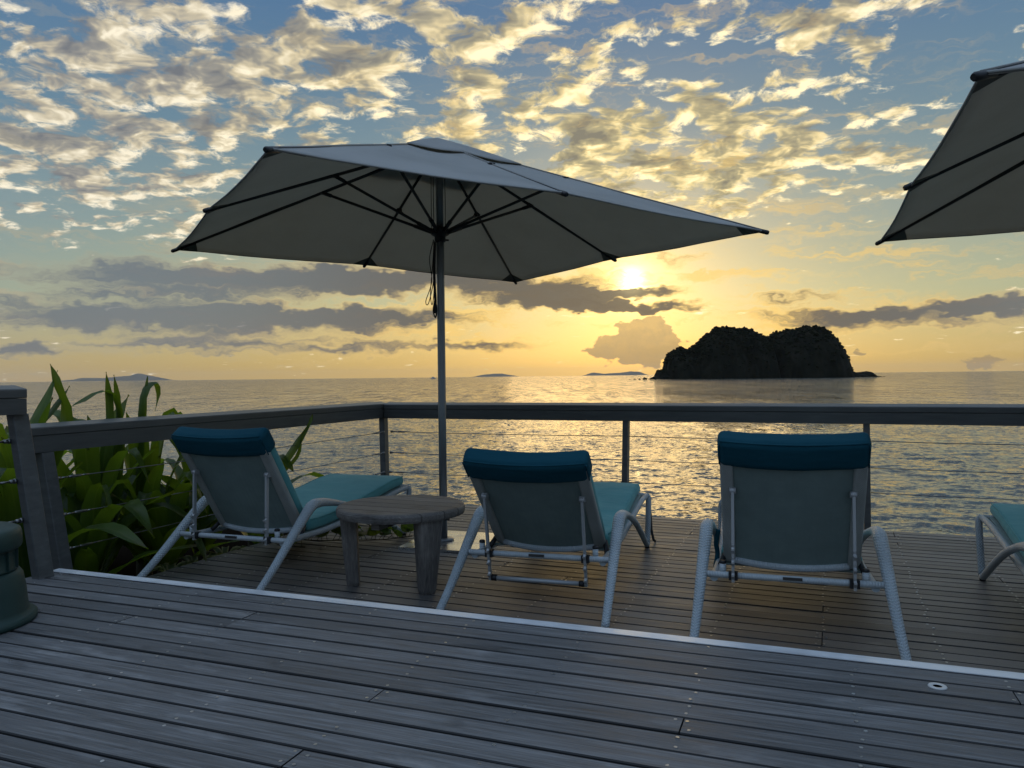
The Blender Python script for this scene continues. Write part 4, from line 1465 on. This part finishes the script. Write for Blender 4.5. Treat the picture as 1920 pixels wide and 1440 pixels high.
lily(-4.38, 3.45, -0.22, 14, 0.80, 'short strap-leaved plant close behind the wires next to the step', 28, 0.6)
lily(-4.34, 4.05, -0.22, 14, 0.74, 'short strap-leaved plant close behind the wires, left of the left lounger', 29, 0.6)
lily(-4.85, 2.75, -0.22, 13, 1.15, 'strap-leaved plant partly hidden behind the post of the step railing', 30)


def round_leaf(rg, s):
    """heart-shaped leaf of a beach vine, slightly domed."""
    pr = []
    for k in range(12):
        t = 2 * math.pi * k / 12
        r = s * (0.5 + 0.06 * math.cos(t) - 0.12 * max(0, math.cos(t - math.pi)) ** 6)
        pr.append(Vector((r * math.cos(t), r * math.sin(t) * 1.05, -0.10 * s * (math.cos(2 * t) * 0.5 + 0.5))))
    mb = MB()
    vs = [Vector((0, 0, 0.04 * s))] + pr
    fs = [(0, 1 + k, 1 + (k + 1) % 12) for k in range(12)]
    us = [[(0.5, 0.5), (0.5 + 0.4 * math.cos(2 * math.pi * k / 12), 0.5 + 0.4 * math.sin(2 * math.pi * k / 12)), (0.5 + 0.4 * math.cos(2 * math.pi * (k + 1) / 12), 0.5 + 0.4 * math.sin(2 * math.pi * (k + 1) / 12))] for k in range(12)]
    mb.add(vs, fs, us, True)
    return mb.mesh('leaf', MATS['vine_leaf'])


def vine(path, n, label, seed, size=(0.06, 0.10), lift=0.10):
    rg = random.Random(seed)
    pts = [uv2(*p) for p in path]
    root = empty('beach_vine', pts[0])
    tag(root, label, 'vine', 'creeping vines at the deck edge')
    sp_ = spline([p - pts[0] for p in pts], 8)
    mb = MB(); mb.tube(sp_, 0.004, 6)
    stems = MB()
    mb.build('stem', MATS['stem'], root)
    for i in range(n):
        p = sp_[int((i + 0.5) / n * (len(sp_) - 1))]
        q = p + Vector((rg.uniform(-0.07, 0.07), rg.uniform(-0.07, 0.07), rg.uniform(0.3, 1.0) * lift))
        o = link('leaf', round_leaf(rg, rg.uniform(*size)), root, q, (rg.uniform(-0.9, 0.9), rg.uniform(-0.9, 0.9), rg.uniform(0, 6.28)))
        stems.tube([p, (p + q) / 2 + Vector((0.01, 0, 0.01)), q], 0.002, 5)
    tag(stems.build('leaf_stalks', MATS['stem'], root), kind='stuff')


vine([(-4.05, 4.85, -0.1), (-3.82, 4.75, 0.02), (-3.55, 4.62, 0.015), (-3.25, 4.70, 0.02), (-3.02, 4.80, 0.02), (-2.88, 4.98, 0.02)], 36, 'green round-leaved vine creeping over the deck toward the parasol plate', 31, (0.08, 0.13), 0.14)
vine([(-4.05, 4.65, -0.12), (-3.85, 4.55, 0.02), (-3.62, 4.40, 0.015), (-3.42, 4.42, 0.015)], 15, 'green round-leaved vine on the deck under the left lounger', 32, (0.06, 0.10), 0.10)
vine([(-4.1, 5.4, -0.1), (-3.9, 5.3, 0.02), (-3.6, 5.35, 0.015), (-3.35, 5.2, 0.015)], 13, 'green round-leaved vine near the corner of the deck behind the left lounger', 33, (0.06, 0.10), 0.10)


def striped(u, v, label, seed):
    rg = random.Random(seed)
    base = uv2(u, v, -0.2)
    root = empty('variegated_plant', base)
    tag(root, label, 'plant', 'low variegated plants beside the deck')
    mb = MB(); mb.tube([(0, 0, -0.05), (0, 0, 0.10)], 0.012, 6); mb.build('stem', MATS['stem'], root)
    for i in range(9):
        a = i * 2.4 + rg.uniform(-0.4, 0.4)
        d = Vector((math.cos(a), math.sin(a), 0)); l = rg.uniform(0.10, 0.20)
        c = [Vector((0, 0, 0.08)), d * l * 0.5 + Vector((0, 0, 0.17)), d * l + Vector((0, 0, 0.16)), d * l * 1.35 + Vector((0, 0, rg.uniform(0.08, 0.15)))]
        link('leaf', leaf_mesh(c, rg.uniform(0.05, 0.07), 0.25, 0, side=(-d.y, d.x, 0), nseg=9, mt='striped_leaf'), root)


striped(-3.99, 3.78, 'low yellow-edged plant by the deck edge, nearest the step', 41)
striped(-4.02, 4.02, 'low yellow-edged plant by the deck edge, between the other two', 42)
striped(-4.02, 4.28, 'low yellow-edged plant by the deck edge, farthest from the step', 43)

# ================================================================= evening haze over the sea
hzm = bpy.data.materials.new('haze'); hzm.use_nodes = True
hn = hzm.node_tree; hn.nodes.clear()
pv_ = hn.nodes.new('ShaderNodeVolumePrincipled')
pv_.inputs['Color'].default_value = (0.92, 0.92, 0.92, 1)
pv_.inputs['Density'].default_value = 2.5e-5
pv_.inputs['Anisotropy'].default_value = 0.35
ho = hn.nodes.new('ShaderNodeOutputMaterial')
hn.links.new(pv_.outputs[0], ho.inputs['Volume'])
mb = MB(); mb.box((0, 0, 87.0), (37800, 37800, 190.0))
hz_o = mb.build('haze', hzm)
tag(hz_o, kind='stuff', label='thin evening haze over the sea')
